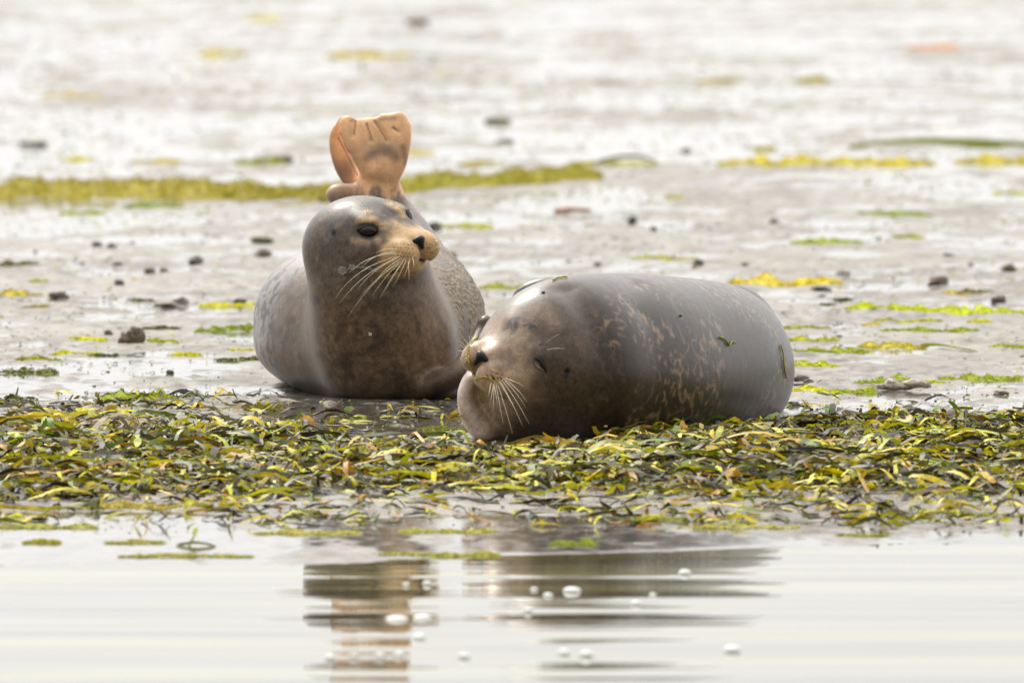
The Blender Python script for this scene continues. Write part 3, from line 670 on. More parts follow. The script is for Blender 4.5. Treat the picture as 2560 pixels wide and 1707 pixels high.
    c = stroke(c, P, N, [(1326, 897), (1342, 914), (1362, 931)], .0016, (.03, .03, .03), .7, .5)
    c = stroke(c, P, N, [(1422, 929), (1417, 936)], .0052, (.006, .006, .008), 1, .7)
    c = stroke(c, P, N, [(1413, 940), (1410, 950)], .003, (.03, .03, .03), .7, .6)
    for pts, w in (([(1257, 822), (1266, 816)], .004), ([(1270, 800), (1285, 793), (1296, 792)], .0045), ([(1272, 806), (1276, 826), (1274, 832)], .003), ([(1290, 798), (1288, 815), (1280, 826)], .0065), ([(1265, 815), (1272, 800)], .002),
                   ([(1310, 810), (1322, 806)], .0030), ([(1322, 816), (1330, 812)], .0045), ([(1352, 858), (1362, 856)], .0036), ([(1354, 872), (1364, 868)], .0042), ([(1368, 858)], .002), ([(1366, 866)], .002)):
        c = stroke(c, P, N, pts, w, (.035, .042, .048), .9, .5)
    c = stroke(c, P, N, [(1262, 830), (1300, 838)], .014, (.36, .30, .22), .4, .9)
    for k in range(30):
        r_, q_ = divmod(k, 8); c = stroke(c, P, N, [(1216+q_*8.5+random.uniform(-2, 2), 921+r_*9+q_*2.6+random.uniform(-2, 2))], .0018, (.02, .016, .016), .85, .6)
    for k in range(12):
        r_, q_ = divmod(k, 4); c = stroke(c, P, N, [(1184+q_*8+random.uniform(-1, 1), 872-r_*9+q_*2+random.uniform(-1, 1))], .0018, (.03, .02, .02), .8, .6)
    lip = np.abs(lz+.047+.5*ax-1.5*ax*ax)
    c = blend(c, sstep(.006, .002, lip)*sstep(.085, .115, ly)*(ax < .066)*.9, (.02, .014, .012))
    c = blend(c, sstep(.003, .001, ax)*sstep(.12, .14, ly)*(lz < .0)*(lz > -.045)*.8, (.05, .035, .03))
    root = thing('seal', (.35, -1.3, -.01), 'dark mottled seal asleep on its side on the seaweed with both eyes shut', 'seal', 'harbour seals on the mud')
    mesh_np('body', P, F, M_skin2, root, np.clip(c*np.array([1.06, .99, .91]), .004, .9), True, {'mud': np.zeros(len(P)), 'grain': np.ones(len(P))-.3*np.clip(fc, 0, 1)})
    nose_part(lw, O, M, root, 1.3)
    def whisk(px0, py0, px1, py1, bend, dep, r=.0011):
        p0, n0 = surf_at(P, N, px0, py0); p1 = W(px1, py1, p0[1]+dep)
        tube('whisker', bez(p0-n0*.003, p1, W(px0+bend[0], py0+bend[1], p0[1])-W(px0, py0, p0[1])+np.array([0, -.02, 0])), r*.78, M_whisk, root, 4, None, .85)
    for a in [(1246, 960, 1281, 1083, (2, 0)), (1242, 962, 1258, 1060, (0, 0)), (1254, 955, 1307, 1066, (4, -2)), (1258, 950, 1323, 1060, (6, -4)), (1234, 965, 1233, 1026, (0, 0)), (1262, 948, 1314, 1018, (6, -4)),
              (1266, 945, 1310, 966, (4, -4)), (1228, 962, 1222, 990, (-1, 0)), (1250, 958, 1296, 1040, (4, 0)), (1238, 964, 1244, 1012, (0, 0)), (1264, 946, 1318, 1005, (8, -5)), (1236, 960, 1226, 1008, (-1, 0))]:
        whisk(*a, -.05, .0015)
    for a in [(1172, 870, 1146, 852, (-2, -6)), (1170, 878, 1143, 876, (-4, -4)), (1175, 864, 1158, 846, (-1, -4)), (1170, 884, 1149, 915, (-10, 0)), (1170, 880, 1150, 898, (-8, -2)), (1178, 858, 1172, 838, (-2, -4)), (1168, 874, 1150, 862, (-3, -4)),
              (1170, 888, 1154, 920, (-10, 2)), (1180, 856, 1180, 842, (-1, -2))]:
        whisk(*a, .01, .0012)
    for a in [(1330, 810, 1374, 762, (4, -4)), (1326, 805, 1340, 772, (2, 0)), (1334, 812, 1360, 796, (2, -2)), (1366, 868, 1414, 872, (4, -6)), (1364, 852, 1400, 834, (2, -6))]:
        whisk(*a, -.03, .0009)
    eye_ = lambda pts, off: np.array([(lambda a_: a_[0]+a_[1]*off)(surf_at(P, N, x, y)) for x, y in pts])
    for nm_, pts, rr, mt, cl in (('closed_eyelid', [(1328, 892), (1337, 895), (1346, 900), (1355, 907), (1363, 916), (1369, 925), (1373, 933)], (.0006, .0030, .0042, .0048, .0044, .0030, .0008), M_black, None),
                             ('eyelid_fold', [(1334, 903), (1343, 909), (1351, 915), (1359, 922), (1366, 929)], (.0006, .0020, .0024, .0020, .0006), M_stone, (.22, .165, .13))):
        q_ = eye_(pts, .0); q_[1:-1] = (q_[:-2]+2*q_[1:-1]+q_[2:])/4; tube(nm_, q_, rr, mt, root, 8, cl)
    # specks of dirt on the back
    for x, y in ((1356, 728), (1702, 789), (1516, 1068)):
        p, n = surf_at(P, N, x, y); ellipsoid('mud_speck', p, (.005, .004, .003), np.eye(3), M_black if y < 1000 else M_whisk, root, 8, 6)
    adopt(root)
    return P, N
P2, N2 = seal_asleep()
print('seal2', time.time()-T0)

# ------------------------------------------------------------------ things lying on the mud
def on_ground(px, py): return G(px, py)
def blob(name, px, py, wpx, hpx, col, label, cat, group, seed=0, rough=.22, flat=1.0, hollow=False):
    """a stone or clod: an uneven lump, its foot sunk in the mud; px, py = its foot as seen in the photograph"""
    p = G(px, py); m = 1/((p[1]-CAM[1])*KPX); w = wpx/m/2; h = hpx/m; col = tuple(.75*q+.04 for q in col) if wpx < 45 else col
    seg, rings = 22, 14; V = []
    for i in range(rings+1):
        th = math.pi*i/rings
        for j in range(seg):
            ph = 2*math.pi*j/seg; V.append((math.sin(th)*math.cos(ph), math.sin(th)*math.sin(ph), math.cos(th)))
    V = np.array(V); r = 1+rough*1.6*n3(V*1.3+seed*3.1, 50)+rough*.8*n3(V*3.1+seed, 51)+rough*.35*n3(V*7+seed, 52)
    if hollow: r = r-.35*np.exp(-((V[:, 0]-.35)**2+(V[:, 1]+.85)**2+(V[:, 2]-.25)**2)/.05)-.25*np.exp(-((V[:, 0]+.25)**2+(V[:, 1]+.9)**2+(V[:, 2]+.2)**2)/.06)
    Q = V*r[:, None]*np.array([w, w*.8*flat, h*.58]); Q[:, 2] += h*.30
    F = []
    for i in range(rings):
        for j in range(seg): F.append((i*seg+j, (i+1)*seg+j, (i+1)*seg+(j+1) % seg, i*seg+(j+1) % seg))
    c = np.array(col)[None]*(1+.4*n3(V*3+seed, 53)[:, None]+.3*n3(V*9+seed, 54)[:, None])
    o = mesh_np(name, Q, F, M_stone, None, np.clip(c, .01, 1)); o.location = (p[0], p[1]+w*.5, p[2]); o.rotation_euler = (0, 0, seed*1.3)
    o.rotation_euler[2] = 0
    return tag(o, label, cat, group)
DK, BR, TN, PALE = (.085, .07, .055), (.15, .115, .08), (.20, .165, .13), (.34, .285, .23)
SG = 'stones and clods scattered on the mud'
for i, (x, y, w, h, c, lab, nm) in enumerate([
    (330, 858, 62, 44, BR, 'knobbly brown stone with a round hole, the biggest left of the alert seal', 'stone'),
    (271, 838, 20, 12, BR, 'small brown pebble just left of the holed stone', 'stone'),
    (658, 642, 40, 22, BR, 'rounded brown stone above the back of the alert seal', 'stone'),
    (655, 610, 54, 20, (.10, .11, .035), 'algae covered green mound behind the alert seal', 'stone'),
    (492, 660, 36, 22, (.11, .08, .05), 'angular brown stone left of the rounded stone behind the seal', 'stone'),
    (146, 745, 50, 17, DK, 'flat dark grey stone near the left edge beside the yellow algae', 'stone'),
    (297, 709, 24, 15, DK, 'small dark stone standing alone right above the flat grey stone', 'stone'),
    (294, 664, 27, 10, DK, 'dark sliver of stone lying in a thread of green algae', 'stone'),
    (375, 680, 26, 11, BR, 'left one of two low brown clods beyond the angular stone', 'clod'),
    (410, 680, 24, 9, BR, 'right one of two low brown clods beyond the angular stone', 'clod'),
    (242, 616, 24, 15, BR, 'left pebble of the distant pair in yellowish algae', 'stone'),
    (278, 616, 22, 11, BR, 'right pebble of the distant pair in yellowish algae', 'stone'),
    (452, 762, 42, 20, TN, 'pale muddy clod with algae left of the alert seal', 'clod'),
    (410, 768, 62, 15, TN, 'long low mud clod beside the pale one, left of the seal', 'clod'),
    (600, 756, 36, 11, DK, 'low dark clod touching bright algae by the flank of the seal', 'clod'),
    (425, 934, 19, 11, DK, 'tiny dark stone in the wet film in front left', 'stone'),
    (2347, 714, 46, 26, BR, 'domed grey brown stone right of the sleeping seal', 'stone'),
    (2108, 688, 36, 13, TN, 'brown stone at the right end of the yellow algae streak', 'stone'),
    (2522, 680, 36, 20, (.14, .12, .05), 'stone with a green cap of algae near the right edge', 'stone'),
    (2497, 756, 38, 18, BR, 'dark brown stone on the bright algae streak at the right edge', 'stone'),
    (1747, 663, 28, 16, DK, 'dark round stone beyond the back of the sleeping seal', 'stone'),
    (1494, 663, 18, 9, DK, 'little dark pebble beyond the shoulder of the sleeping seal', 'stone'),
    (1863, 665, 17, 9, DK, 'little dark pebble right of the dark round stone', 'stone'),
    (1581, 553, 20, 15, DK, 'far dark pebble between the stick and the green streak', 'stone'),
    (1634, 577, 20, 11, DK, 'far pebble with a greenish top, right below the far dark one', 'stone'),
    (1936, 559, 24, 12, DK, 'small black stone with a tail of mud in the distance', 'stone'),
    (2370, 640, 28, 8, BR, 'flat brownish pebble in the right distance', 'stone'),
    (2427, 663, 14, 7, DK, 'tiny grey pebble left of the algae capped stone', 'stone'),
    (2238, 975, 60, 30, PALE, 'left half of the pale clay lump in the puddle at right', 'clay lump'),
    (2292, 974, 62, 29, PALE, 'right half of the pale clay lump in the puddle at right', 'clay lump'),
    (2200, 970, 40, 14, TN, 'low mud clod at the left foot of the clay lump', 'clod'),
    (2000, 952, 42, 18, (.16, .14, .12), 'grey ribbed shell like clod beside the sleeping seal', 'clod'),
    (2023, 958, 26, 13, BR, 'brown pebble touching the grey clod beside the seal', 'stone'),
    (1995, 964, 40, 10, TN, 'flat brown clod in front of the grey one beside the seal', 'clod'),
    (2505, 987, 34, 12, TN, 'small limpet shaped stone in the film of water at right', 'stone'),
    (1985, 1014, 34, 12, DK, 'dark clod behind the rump of the sleeping seal', 'clod'),
    (2098, 843, 15, 7, DK, 'tiny dark pebble among green threads at right', 'stone'),
    (2052, 727, 50, 12, (.12, .11, .08), 'dark ragged clod right of the back of the sleeping seal', 'clod'),
    (1083, 574, 40, 20, BR, 'brown clod just beyond the nose of the alert seal', 'clod'),
    (1128, 650, 26, 20, (.16, .10, .06), 'reddish brown clod behind the whiskers of the alert seal', 'clod'),
    (1045, 58, 60, 18, (.3, .27, .23), 'blurred brown clod far behind, above the hind flippers', 'clod'),
    (85, 366, 70, 14, (.15, .13, .11), 'blurred dark clod in the left distance', 'clod'),
    (1262, 357, 40, 10, (.15, .13, .11), 'blurred dark clod far right of the hind flippers', 'clod'),
    (1242, 306, 56, 14, (.17, .17, .09), 'blurred olive clod far right above the hind flippers', 'clod'),
    (705, 406, 50, 18, DK, 'blurred dark lump in green algae left of the hind flippers', 'clod'),
    (1530, 206, 90, 8, (.2, .17, .14), 'faint long dark clod far behind at centre', 'clod')]):
    blob('stone' if nm == 'stone' else 'clay_lump' if nm == 'clay lump' else 'mud_clod', x, y, w, h, c, lab, nm, SG, i+1, .34 if i == 0 else .30, 1.0, i == 0)
# the piece of driftwood
p = G(1386, 530); q = G(1476, 530)
st = tube('stick', [p+(0, 0, .006), (p*.6+q*.4)+(0, 0, .010), q+(0, 0, .007)], [.006, .008, .006], M_stone, None, 8, (.42, .17, .07))
tag(to_local(st, (p+q)/2), 'short orange brown stick lying on the mud behind the sleeping seal', 'stick')

# ribbons -------------------------------------------------------------
def ribbons(n, xy, L, w, head, arch, lift, curl, tw0, tw1, z0=0, seg=8, ncross=2, droop=None):
    """n leaf blades at once; returns V (n, seg+1, 2, 3)"""
    t = np.linspace(0, 1, seg+1)[None]; s = (t-.5)*L[:, None]
    a = head[:, None]+curl[:, None]*(t-.5)
    dx = np.cos(a); dy = np.sin(a)
    x = xy[:, :1]+np.cumsum(dx*L[:, None]/seg, 1)-.5*np.sum(dx, 1, keepdims=True)*L[:, None]/seg
    y = xy[:, 1:]+np.cumsum(dy*L[:, None]/seg, 1)-.5*np.sum(dy, 1, keepdims=True)*L[:, None]/seg
    g = ground(x.ravel(), y.ravel()).reshape(x.shape)
    z = g+z0+arch[:, None]*np.sin(math.pi*t)**1.3+lift[:, None]*np.clip((t-.55)/.45, 0, 1)**1.5
    tw = tw0[:, None]+(tw1-tw0)[:, None]*t
    sx, sy = -dy*np.cos(tw), dx*np.cos(tw); sz = np.sin(tw)
    wd = w[:, None]*np.minimum(1, .35+3.2*np.minimum(t, 1-t)+.12)*.5*(1+.16*rng.normal(0, 1, x.shape))
    z = z+w[:, None]*.12*rng.normal(0, 1, x.shape)
    A = np.stack([x+sx*wd, y+sy*wd, z+sz*wd], -1); B = np.stack([x-sx*wd, y-sy*wd, z-sz*wd], -1)
    return np.stack([A, B], 2)
def ribbon_faces(n, seg):
    i = np.arange(n)[:, None]*(seg+1)*2+np.arange(seg)[None]*2
    return np.stack([i, i+1, i+3, i+2], -1).reshape(-1, 4)
PAL = [('dark olive', (.055, .056, .008), .27), ('grey brown', (.11, .092, .068), .15), ('leaf green', (.14, .19, .006), .12), ('yellow green', (.56, .54, .006), .18),
       ('olive yellow', (.54, .42, .006), .14), ('orange brown', (.38, .18, .012), .06), ('dark brown', (.022, .017, .010), .20)]
PW = np.array([p[2] for p in PAL]); PW = PW/PW.sum(); PC = np.array([p[1] for p in PAL])

back_px = [(-300, 1030), (0, 1030), (300, 1034), (600, 1056), (720, 1096), (1120, 1108), (1300, 1128), (1500, 1112), (1800, 1086), (1960, 1074), (2080, 1064), (2560, 1054), (2900, 1054)]
bw = np.array([G(x, y)[:2] for x, y in back_px]); front_px = [(-300, 1270), (0, 1270), (700, 1262), (1300, 1252), (1900, 1238), (2560, 1232), (2900, 1232)]
fw = np.array([G(x, y)[:2] for x, y in front_px])
def bankmask(x, y):
    yb = np.interp(x, bw[:, 0], bw[:, 1]); yf = np.interp(x, fw[:, 0], fw[:, 1])
    nb = .22*n2(x*2.1, y*.4, 61); nf = .25*n2(x*1.3, y*.4, 62)
    return sstep(yb+.35, yb-.45-.9*(x < -.65), y+nb)*sstep(yf-.25, yf+.45, y+nf), (y-yf)/(yb-yf+1e-6)
def in_seal(x, y):
    def seg(ax, ay, bx, by, r):
        ex, ey = bx-ax, by-ay; t = np.clip(((x-ax)*ex+(y-ay)*ey)/(ex*ex+ey*ey), 0, 1); return np.hypot(x-ax-t*ex, y-ay-t*ey) < r
    return seg(.03, -1.95, .48, -.8, .17) | seg(-.33, .08, -.35, 1.0, .2)
def scatter(n, fn, x0=-1.9, x1=1.9, y0=-4.7, y1=.2):
    X = []; 
    while sum(map(len, X)) < n:
        x = rng.uniform(x0, x1, n*2); y = rng.uniform(y0, y1, n*2); m = fn(x, y); k = (rng.random(n*2) < m) & ~in_seal(x, y); X.append(np.stack([x[k], y[k]], 1))
    return np.concatenate(X)[:n]
def bank_density(x, y):
    m, d = bankmask(x, y); pile = sstep(-.35, .25, n2(x*2.6, y*1.1, 63)+.25)
    return m*(.10+.90*pile*sstep(-.35, .12, n2(x*6, y*3, 65)))*np.where((x < .0), .35+.65*sstep(.8, .35, d), 1.0)
def thick(x, y):
    m, d = bankmask(x, y)
    t = m*(.010+.022*np.clip(n2(x*2.6, y*1.1, 63)+.35, 0, 1)+.014*np.clip(n2(x*7, y*3.5, 64), 0, 1))*np.where(x > .2, 1.15, .85)
    return t
def litter(name, n, fn, Lr, Wr, label, seg=6, archr=.016, cols=None, white=.0):
    xy = scatter(n, fn); L_ = rng.uniform(*Lr, n); w_ = rng.uniform(*Wr, n)
    th_ = thick(xy[:, 0], xy[:, 1]); u = rng.random(n)**.7
    V = ribbons(n, xy, L_, w_, rng.uniform(0, 2*math.pi, n), rng.random(n)**2*archr*1.6, np.where(rng.random(n) < .12, rng.uniform(.005, .03, n), 0), rng.normal(0, 1.0, n),
                rng.normal(0, .7, n), rng.normal(0, .9, n), (th_*u+.002)[:, None], seg)
    ci = rng.choice(len(PAL), n, p=PW) if cols is None else rng.choice(len(PAL), n, p=np.array(cols)/sum(cols))
    c = PC[ci]*rng.uniform(.65, 1.35, (n, 1)); c = np.repeat(c, (seg+1)*2, 0)
    c = c.reshape(n, seg+1, 2, 3); tt = np.linspace(0, 1, seg+1)[None, :, None, None]; k = (rng.random(n) < .25)[:, None, None, None]
    c = np.where(k, c*(1-.5*tt)+np.array([.36, .26, .03])*.5*tt, c).reshape(-1, 3)
    c = c*rng.uniform(.75, 1.25, (len(c), 1))
    o = mesh_np(name, V.reshape(-1, 3), ribbon_faces(n, seg), M_blade, None, np.clip(c, 0, 1))
    return tag(o, label, 'seaweed', None, 'stuff')
litter('seaweed_litter', 11500, bank_density, (.05, .19), (.006, .013), 'mat of wet green, olive and brown eelgrass litter along the water')
def sparse(x, y):
    m, d = bankmask(x, y); c = np.clip(n2(x*1.7, y*.8, 66)+.15, 0, 1)
    return (1-m)*c*(sstep(.9, -.4, y)*.25)*(.3+.7*(x < -.2)+.0)*(y > -3)+(y < -3.7)*(c*.22+.03)*(1-m)
litter('torn_weed', 15000, lambda x, y: .25*bankmask(x, y)[0]+.75*bank_density(x, y), (.018, .06), (.005, .012), 'torn wet scraps of seaweed filling the gaps between the long blades', 4, .010, [.25, .24, .08, .13, .08, .04, .22])
litter('eelgrass_scraps', 1500, lambda x, y: sparse(x, y), (.03, .12), (.005, .010), 'thin scatter of eelgrass scraps round the edges of the weed bank', 5, .012)

# the mat under the loose blades, so that gaps show dark matted weed rather than clean mud
def mat_sheet():
    xs = np.linspace(-1.95, 1.95, 330); ys_ = np.arange(-4.7, .1, .022); X, Y = np.meshgrid(xs, ys_); x, y = X.ravel(), Y.ravel()
    m, d = bankmask(x, y); g = ground(x, y); t = thick(x, y)
    z = g-.007+t*.6+.006*m*n2(x*22, y*12, 67)+.004*m*n2(x*55, y*30, 68)
    keep = (m > .15) & (n2(x*6, y*3, 65)+.6*n2(x*14, y*7, 66) > -.42) & (bank_density(x, y) > .12)
    q = n2(x*16, y*8, 69); c = np.array([.045, .042, .026])+np.clip(q, 0, 1)[:, None]*np.array([.12, .12, .0])+np.clip(-q, 0, 1)[:, None]*np.array([.06, .05, .045])
    ii = np.arange(len(ys_)-1)[:, None]*330+np.arange(329)[None]
    F = np.stack([ii, ii+1, ii+331, ii+330], -1).reshape(-1, 4); F = F[keep[F].all(1)]
    use = np.unique(F); mp = np.full(len(x), -1); mp[use] = np.arange(len(use))
    o = mesh_np('weed_mat', np.stack([x, y, z], 1)[use], mp[F], M_blade, None, c[use]); tag(o, 'dark matted layer of rotting eelgrass under the loose blades', 'seaweed', None, 'stuff')
mat_sheet()

# the blades one can pick out, each an object of its own
FORM = [('looping', dict(arch=(.022, .042), L=(.10, .2))), ('arched', dict(arch=(.014, .028), L=(.12, .24))), ('flat', dict(arch=(0, .004), L=(.13, .26))), ('twisted', dict(arch=(.006, .016), L=(.10, .2), tw=1)),
        ('upturned', dict(arch=(0, .006), L=(.10, .18), lift=(.015, .035))), ('long', dict(arch=(.004, .016), L=(.27, .40))), ('curled', dict(arch=(.008, .02), L=(.09, .15), curl=3.0)), ('short broad', dict(arch=(.003, .012), L=(.07, .10), w=1.5))]
ZONE = [(0, 330, 'at the left edge'), (330, 640, 'left of the alert seal'), (640, 900, 'before the alert seal'), (900, 1180, 'between the two seals'), (1180, 1460, 'before the sleeping head'),
        (1460, 1750, 'before the sleeping belly'), (1750, 2010, 'before the sleeping rump'), (2010, 2290, 'right of the sleeping seal'), (2290, 2560, 'at the right edge')]
ROW = [(0, .3, 'on the water side'), (.3, .68, 'in mid bank'), (.68, 1.0, 'at the back')]
made = set(); placed = 0
cand = scatter(5000, lambda x, y: bankmask(x, y)[0]*.9+.02, -1.4, 1.4)
LC = [('dark olive', (.055, .07, .018)), ('grey brown', (.14, .12, .10)), ('leaf green', (.13, .20, .022)), ('bright yellow green', (.42, .46, .02)), ('golden yellow', (.52, .38, .03)), ('orange', (.50, .24, .02)), ('dark brown', (.06, .036, .022)), ('pale green', (.30, .34, .17))]
LP = np.array([.2, .14, .2, .15, .1, .07, .06, .08])
blade_n = 0
for x, y in cand:
    if blade_n >= 290: break
    m_, d_ = bankmask(np.array([x]), np.array([y])); d_ = float(d_[0])
    X_, Y_ = px_of(np.array([[x, y, 0.0]])); X_ = float(X_[0])
    if not (10 < X_ < 2550): continue
    zn = next((z for a, b, z in ZONE if a <= X_ < b), None); rw = next((r for a, b, r in ROW if a <= d_ < b), None)
    if not zn or not rw: continue
    ci = rng.choice(len(LC), p=LP); fi = rng.integers(len(FORM)); key = (ci, fi, zn, rw)
    if key in made: continue
    made.add(key); nm, o_ = FORM[fi]; cn, cc = LC[ci]
    one = lambda a, b: np.array([rng.uniform(a, b)])
    L_ = one(*o_['L']); w_ = one(.010, .017)*o_.get('w', 1); lift = one(*o_.get('lift', (0, 0)))
    hd = one(0, 2*math.pi); tw0 = one(-.35, .35) if not o_.get('tw') else one(-1.6, -.6); tw1 = one(-.5, .5) if not o_.get('tw') else one(.8, 2.2)
    V = ribbons(1, np.array([[x, y]]), L_, w_, hd, one(*o_['arch']), lift, one(-1, 1)*(o_.get('curl', .9)), tw0, tw1, float(thick(np.array([x]), np.array([y]))[0])*.95+.003, 12)
    V = V.reshape(-1, 3); c = np.tile(np.array(cc)*rng.uniform(.8, 1.2), (len(V), 1))
    tt = np.repeat(np.linspace(0, 1, 13), 2)[:, None]
    if rng.random() < .35: c = c*(1-.45*tt)+np.array([.40, .26, .03])*.45*tt
    ob = mesh_np('eelgrass_blade', V, ribbon_faces(1, 12), M_blade, None, np.clip(c, 0, 1)); to_local(ob, (x, y, float(ground(x, y))))
    tag(ob, f'{nm} {cn} eelgrass blade {rw}, {zn}', 'seaweed', 'eelgrass blades lying loose on the weed bank'); blade_n += 1
def blade_px(pts, w, col, label, tw=(.9, .9), dz=0.0):
    """one blade whose course is given by points of the picture and their height above the mud"""
    P_ = []
    for px, py, h in pts:
        g = G(px, py); P_.append(g+(0, 0, h+dz))
    P_ = np.array(P_); n = len(P_); tt = np.linspace(0, n-1, 17); P_ = np.stack([np.interp(tt, np.arange(n), P_[:, k]) for k in range(3)], 1)
    for _ in range(3): P_[1:-1] = (P_[:-2]+2*P_[1:-1]+P_[2:])/4
    V = []
    for i in range(17):
        t = P_[min(i+1, 16)]-P_[max(i-1, 0)]; t /= np.linalg.norm(t); sd_ = np.cross(t, (0, 0, 1)); sd_ /= np.linalg.norm(sd_)+1e-9; up = np.cross(sd_, t)
        a = tw[0]+(tw[1]-tw[0])*i/16; v = (sd_*math.cos(a)+up*math.sin(a))*w*.5*min(1, .3+.35*min(i, 16-i)); V += [P_[i]+v, P_[i]-v]
    V = np.array(V); ob = mesh_np('eelgrass_blade', V, ribbon_faces(1, 16), M_blade, None, np.tile(col, (len(V), 1))); to_local(ob, P_[8])
    return tag(ob, label, 'seaweed', 'eelgrass blades lying loose on the weed bank' if pts[0][1] > 980 else 'eelgrass blades on the open mud')
blade_px([(2122, 362, .004), (2300, 358, .014), (2420, 360, .010), (2600, 366, .006)], .034, (.30, .36, .008), 'very long straight green eelgrass blade across the mud at far right')
blade_px([(1480, 412, .004), (1540, 410, .030), (1600, 408, .032), (1650, 412, .004)], .02, (.12, .12, .02), 'dark arched eelgrass blade at the right end of the long algae band')
blade_px([(2300, 868, .006), (2350, 872, .012), (2400, 876, .006), (2444, 880, .003)], .020, (.38, .44, .02), 'bright yellow green eelgrass blade lying on the mud right of the seal', (.5, .3))
blade_px([(1100, 1108, .004), (1120, 1106, .026), (1140, 1104, .052), (1158, 1100, .062)], .013, (.28, .34, .04), 'slender green eelgrass blade leaning against the throat of the sleeping seal')
blade_px([(1140, 1092, .002), (1165, 1094, .018), (1185, 1096, .012)], .012, (.16, .22, .03), 'little green blade at the foot of the throat of the sleeping seal')
blade_px([(1790, 1086, .014), (1860, 1084, .020), (1930, 1082, .018), (1990, 1082, .014), (2010, 1084, .004)], .022, (.15, .14, .125), 'wide grey blade lying flat behind the belly of the sleeping seal', (.4, .5))
blade_px([(1256, 1132, .022), (1270, 1138, .02), (1288, 1146, .008)], .018, (.42, .17, .02), 'short orange blade sticking out under the chin of the sleeping seal', (.5, .4))
blade_px([(750, 1285, .0), (757, 1283, .030), (764, 1280, .058)], .014, (.32, .36, .06), 'short pale green stub standing upright at the water side of the weed', (1.2, 1.4))
blade_px([(470, 1362, .0), (492, 1360, .022), (484, 1358, .030)], .016, (.40, .40, .03), 'yellow blade bent upward on the mud near the water at left', (1.0, 1.0))
blade_px([(440, 1364, .002), (490, 1364, .008), (540, 1366, .002)], .014, (.28, .26, .03), 'olive blade lying flat near the water at left', (.5, .5))
blade_px([(2140, 1188, .03), (2152, 1225, .03), (2170, 1245, .012)], .016, (.50, .30, .03), 'long orange yellow blade pointing down toward the water at right', (.6, .6))
blade_px([(2420, 1186, .022), (2330, 1190, .034), (2240, 1196, .03), (2180, 1204, .016)], .022, (.17, .25, .05), 'broad long green blade arching in the middle right of the weed bank', (.9, .7))
print('weed', time.time()-T0, blade_n)

# algae ---------------------------------------------------------------
def algae(px, py, wpx, hpx, col, label, dens=1.0, cat='algae', group='streaks of green algae on the mud', slope=0, name='algae_streak'):
    """a streak of filamentous algae: a low connected mound with loose threads; (px, py) = left end of its foot"""
    a = G(px, py); b = G(px+wpx, py+slope); cx = (a+b)/2; D = cx[1]-CAM[1]; m = 1/(D*KPX); h = hpx/m
    elev = CAM[2]/D; zh = h*.55; dep = min(h*.55/elev, wpx/m*1.2)
    nx, ny = max(18, int(wpx/4)), 11; sd_ = int(px*7+py)
    U, Vv = np.meshgrid(np.linspace(0, 1, nx), np.linspace(0, 1, ny)); u, v = U.ravel(), Vv.ravel()
    x = a[0]+(b[0]-a[0])*u; yb = a[1]+(b[1]-a[1])*u
    prof = np.clip(.42+.9*n2(u*wpx/60+sd_, 0*u, 71)+.75*n2(u*wpx/17+sd_, v*.8, 72), .03, 1.4)*np.minimum(1, np.minimum(u, 1-u)*6+.05)
    if dens >= 2: prof = np.clip(.8+.35*n2(u*wpx/75+sd_, 0*u, 71)+.22*n2(u*wpx/24+sd_, v*.6, 72), .25, 1.4)*np.minimum(1, np.minimum(u, 1-u)*9+.05)
    wig = dep*.3*n2(u*wpx/110+sd_, 0*u+3, 73)
    y = yb+wig+dep*v*(.35+.65*prof)
    hh = zh*prof*np.sin(math.pi*np.clip(v, 0, 1))**.7*(1+.5*n2(x*40, y*14, 74))
    z = ground(x, y)-.003+np.maximum(hh, 0)+.0028*(v > .01)*(v < .99)
    cc = np.array(col)[None]*(1+.45*n2(x*25, y*8, 75)[:, None]+.25*n2(x*70, y*30, 76)[:, None])
    ii = np.arange(ny-1)[:, None]*nx+np.arange(nx-1)[None]; F = np.stack([ii, ii+1, ii+nx+1, ii+nx], -1).reshape(-1, 4)
    gap = (prof+.25*n2(u*wpx/12, v*3+sd_, 77) < (.24 if dens < 2 else .02)); F = F[~gap[F].all(1)]
    o = mesh_np(name, np.stack([x, y, z], 1), F, M_algae, None, np.clip(cc, .005, 1)); to_local(o, cx)
    n = int(max(16, wpx*dens*1.3)); tu = rng.random(n); tv = rng.random(n); ti = (tv*(ny-1)).astype(int)*nx+(tu*(nx-1)).astype(int)
    base = np.stack([x, y, z], 1)[ti]; s_ = 1/m
    Lt = rng.uniform(8, 30, n)*s_*.7; Vt = ribbons(n, base[:, :2]+rng.normal(0, 1, (n, 2))*[3*s_, 3*s_/elev*.08], Lt, rng.uniform(1.2, 3.2, n)*s_, rng.normal(0, .7, n)+math.pi*(rng.random(n) < .5), rng.random(n)*zh*.5, rng.random(n)*zh*.25, rng.normal(0, 1.8, n),
        rng.uniform(.3, 1.5, n), rng.uniform(.3, 1.5, n), (hh[ti]*.9+.001)[:, None], 5)
    ct = np.repeat(np.array(col)[None]*rng.uniform(.55, 1.5, (n, 1)), 12, 0)
    t = mesh_np('loose_threads', Vt.reshape(-1, 3)-cx, ribbon_faces(n, 5), M_algae, o, np.clip(ct, 0, 1)); t['kind'] = 'stuff'
    return tag(o, label, cat, group)
YG, GR, DG, YE = (.38, .40, .015), (.24, .30, .01), (.07, .085, .015), (.46, .42, .05)
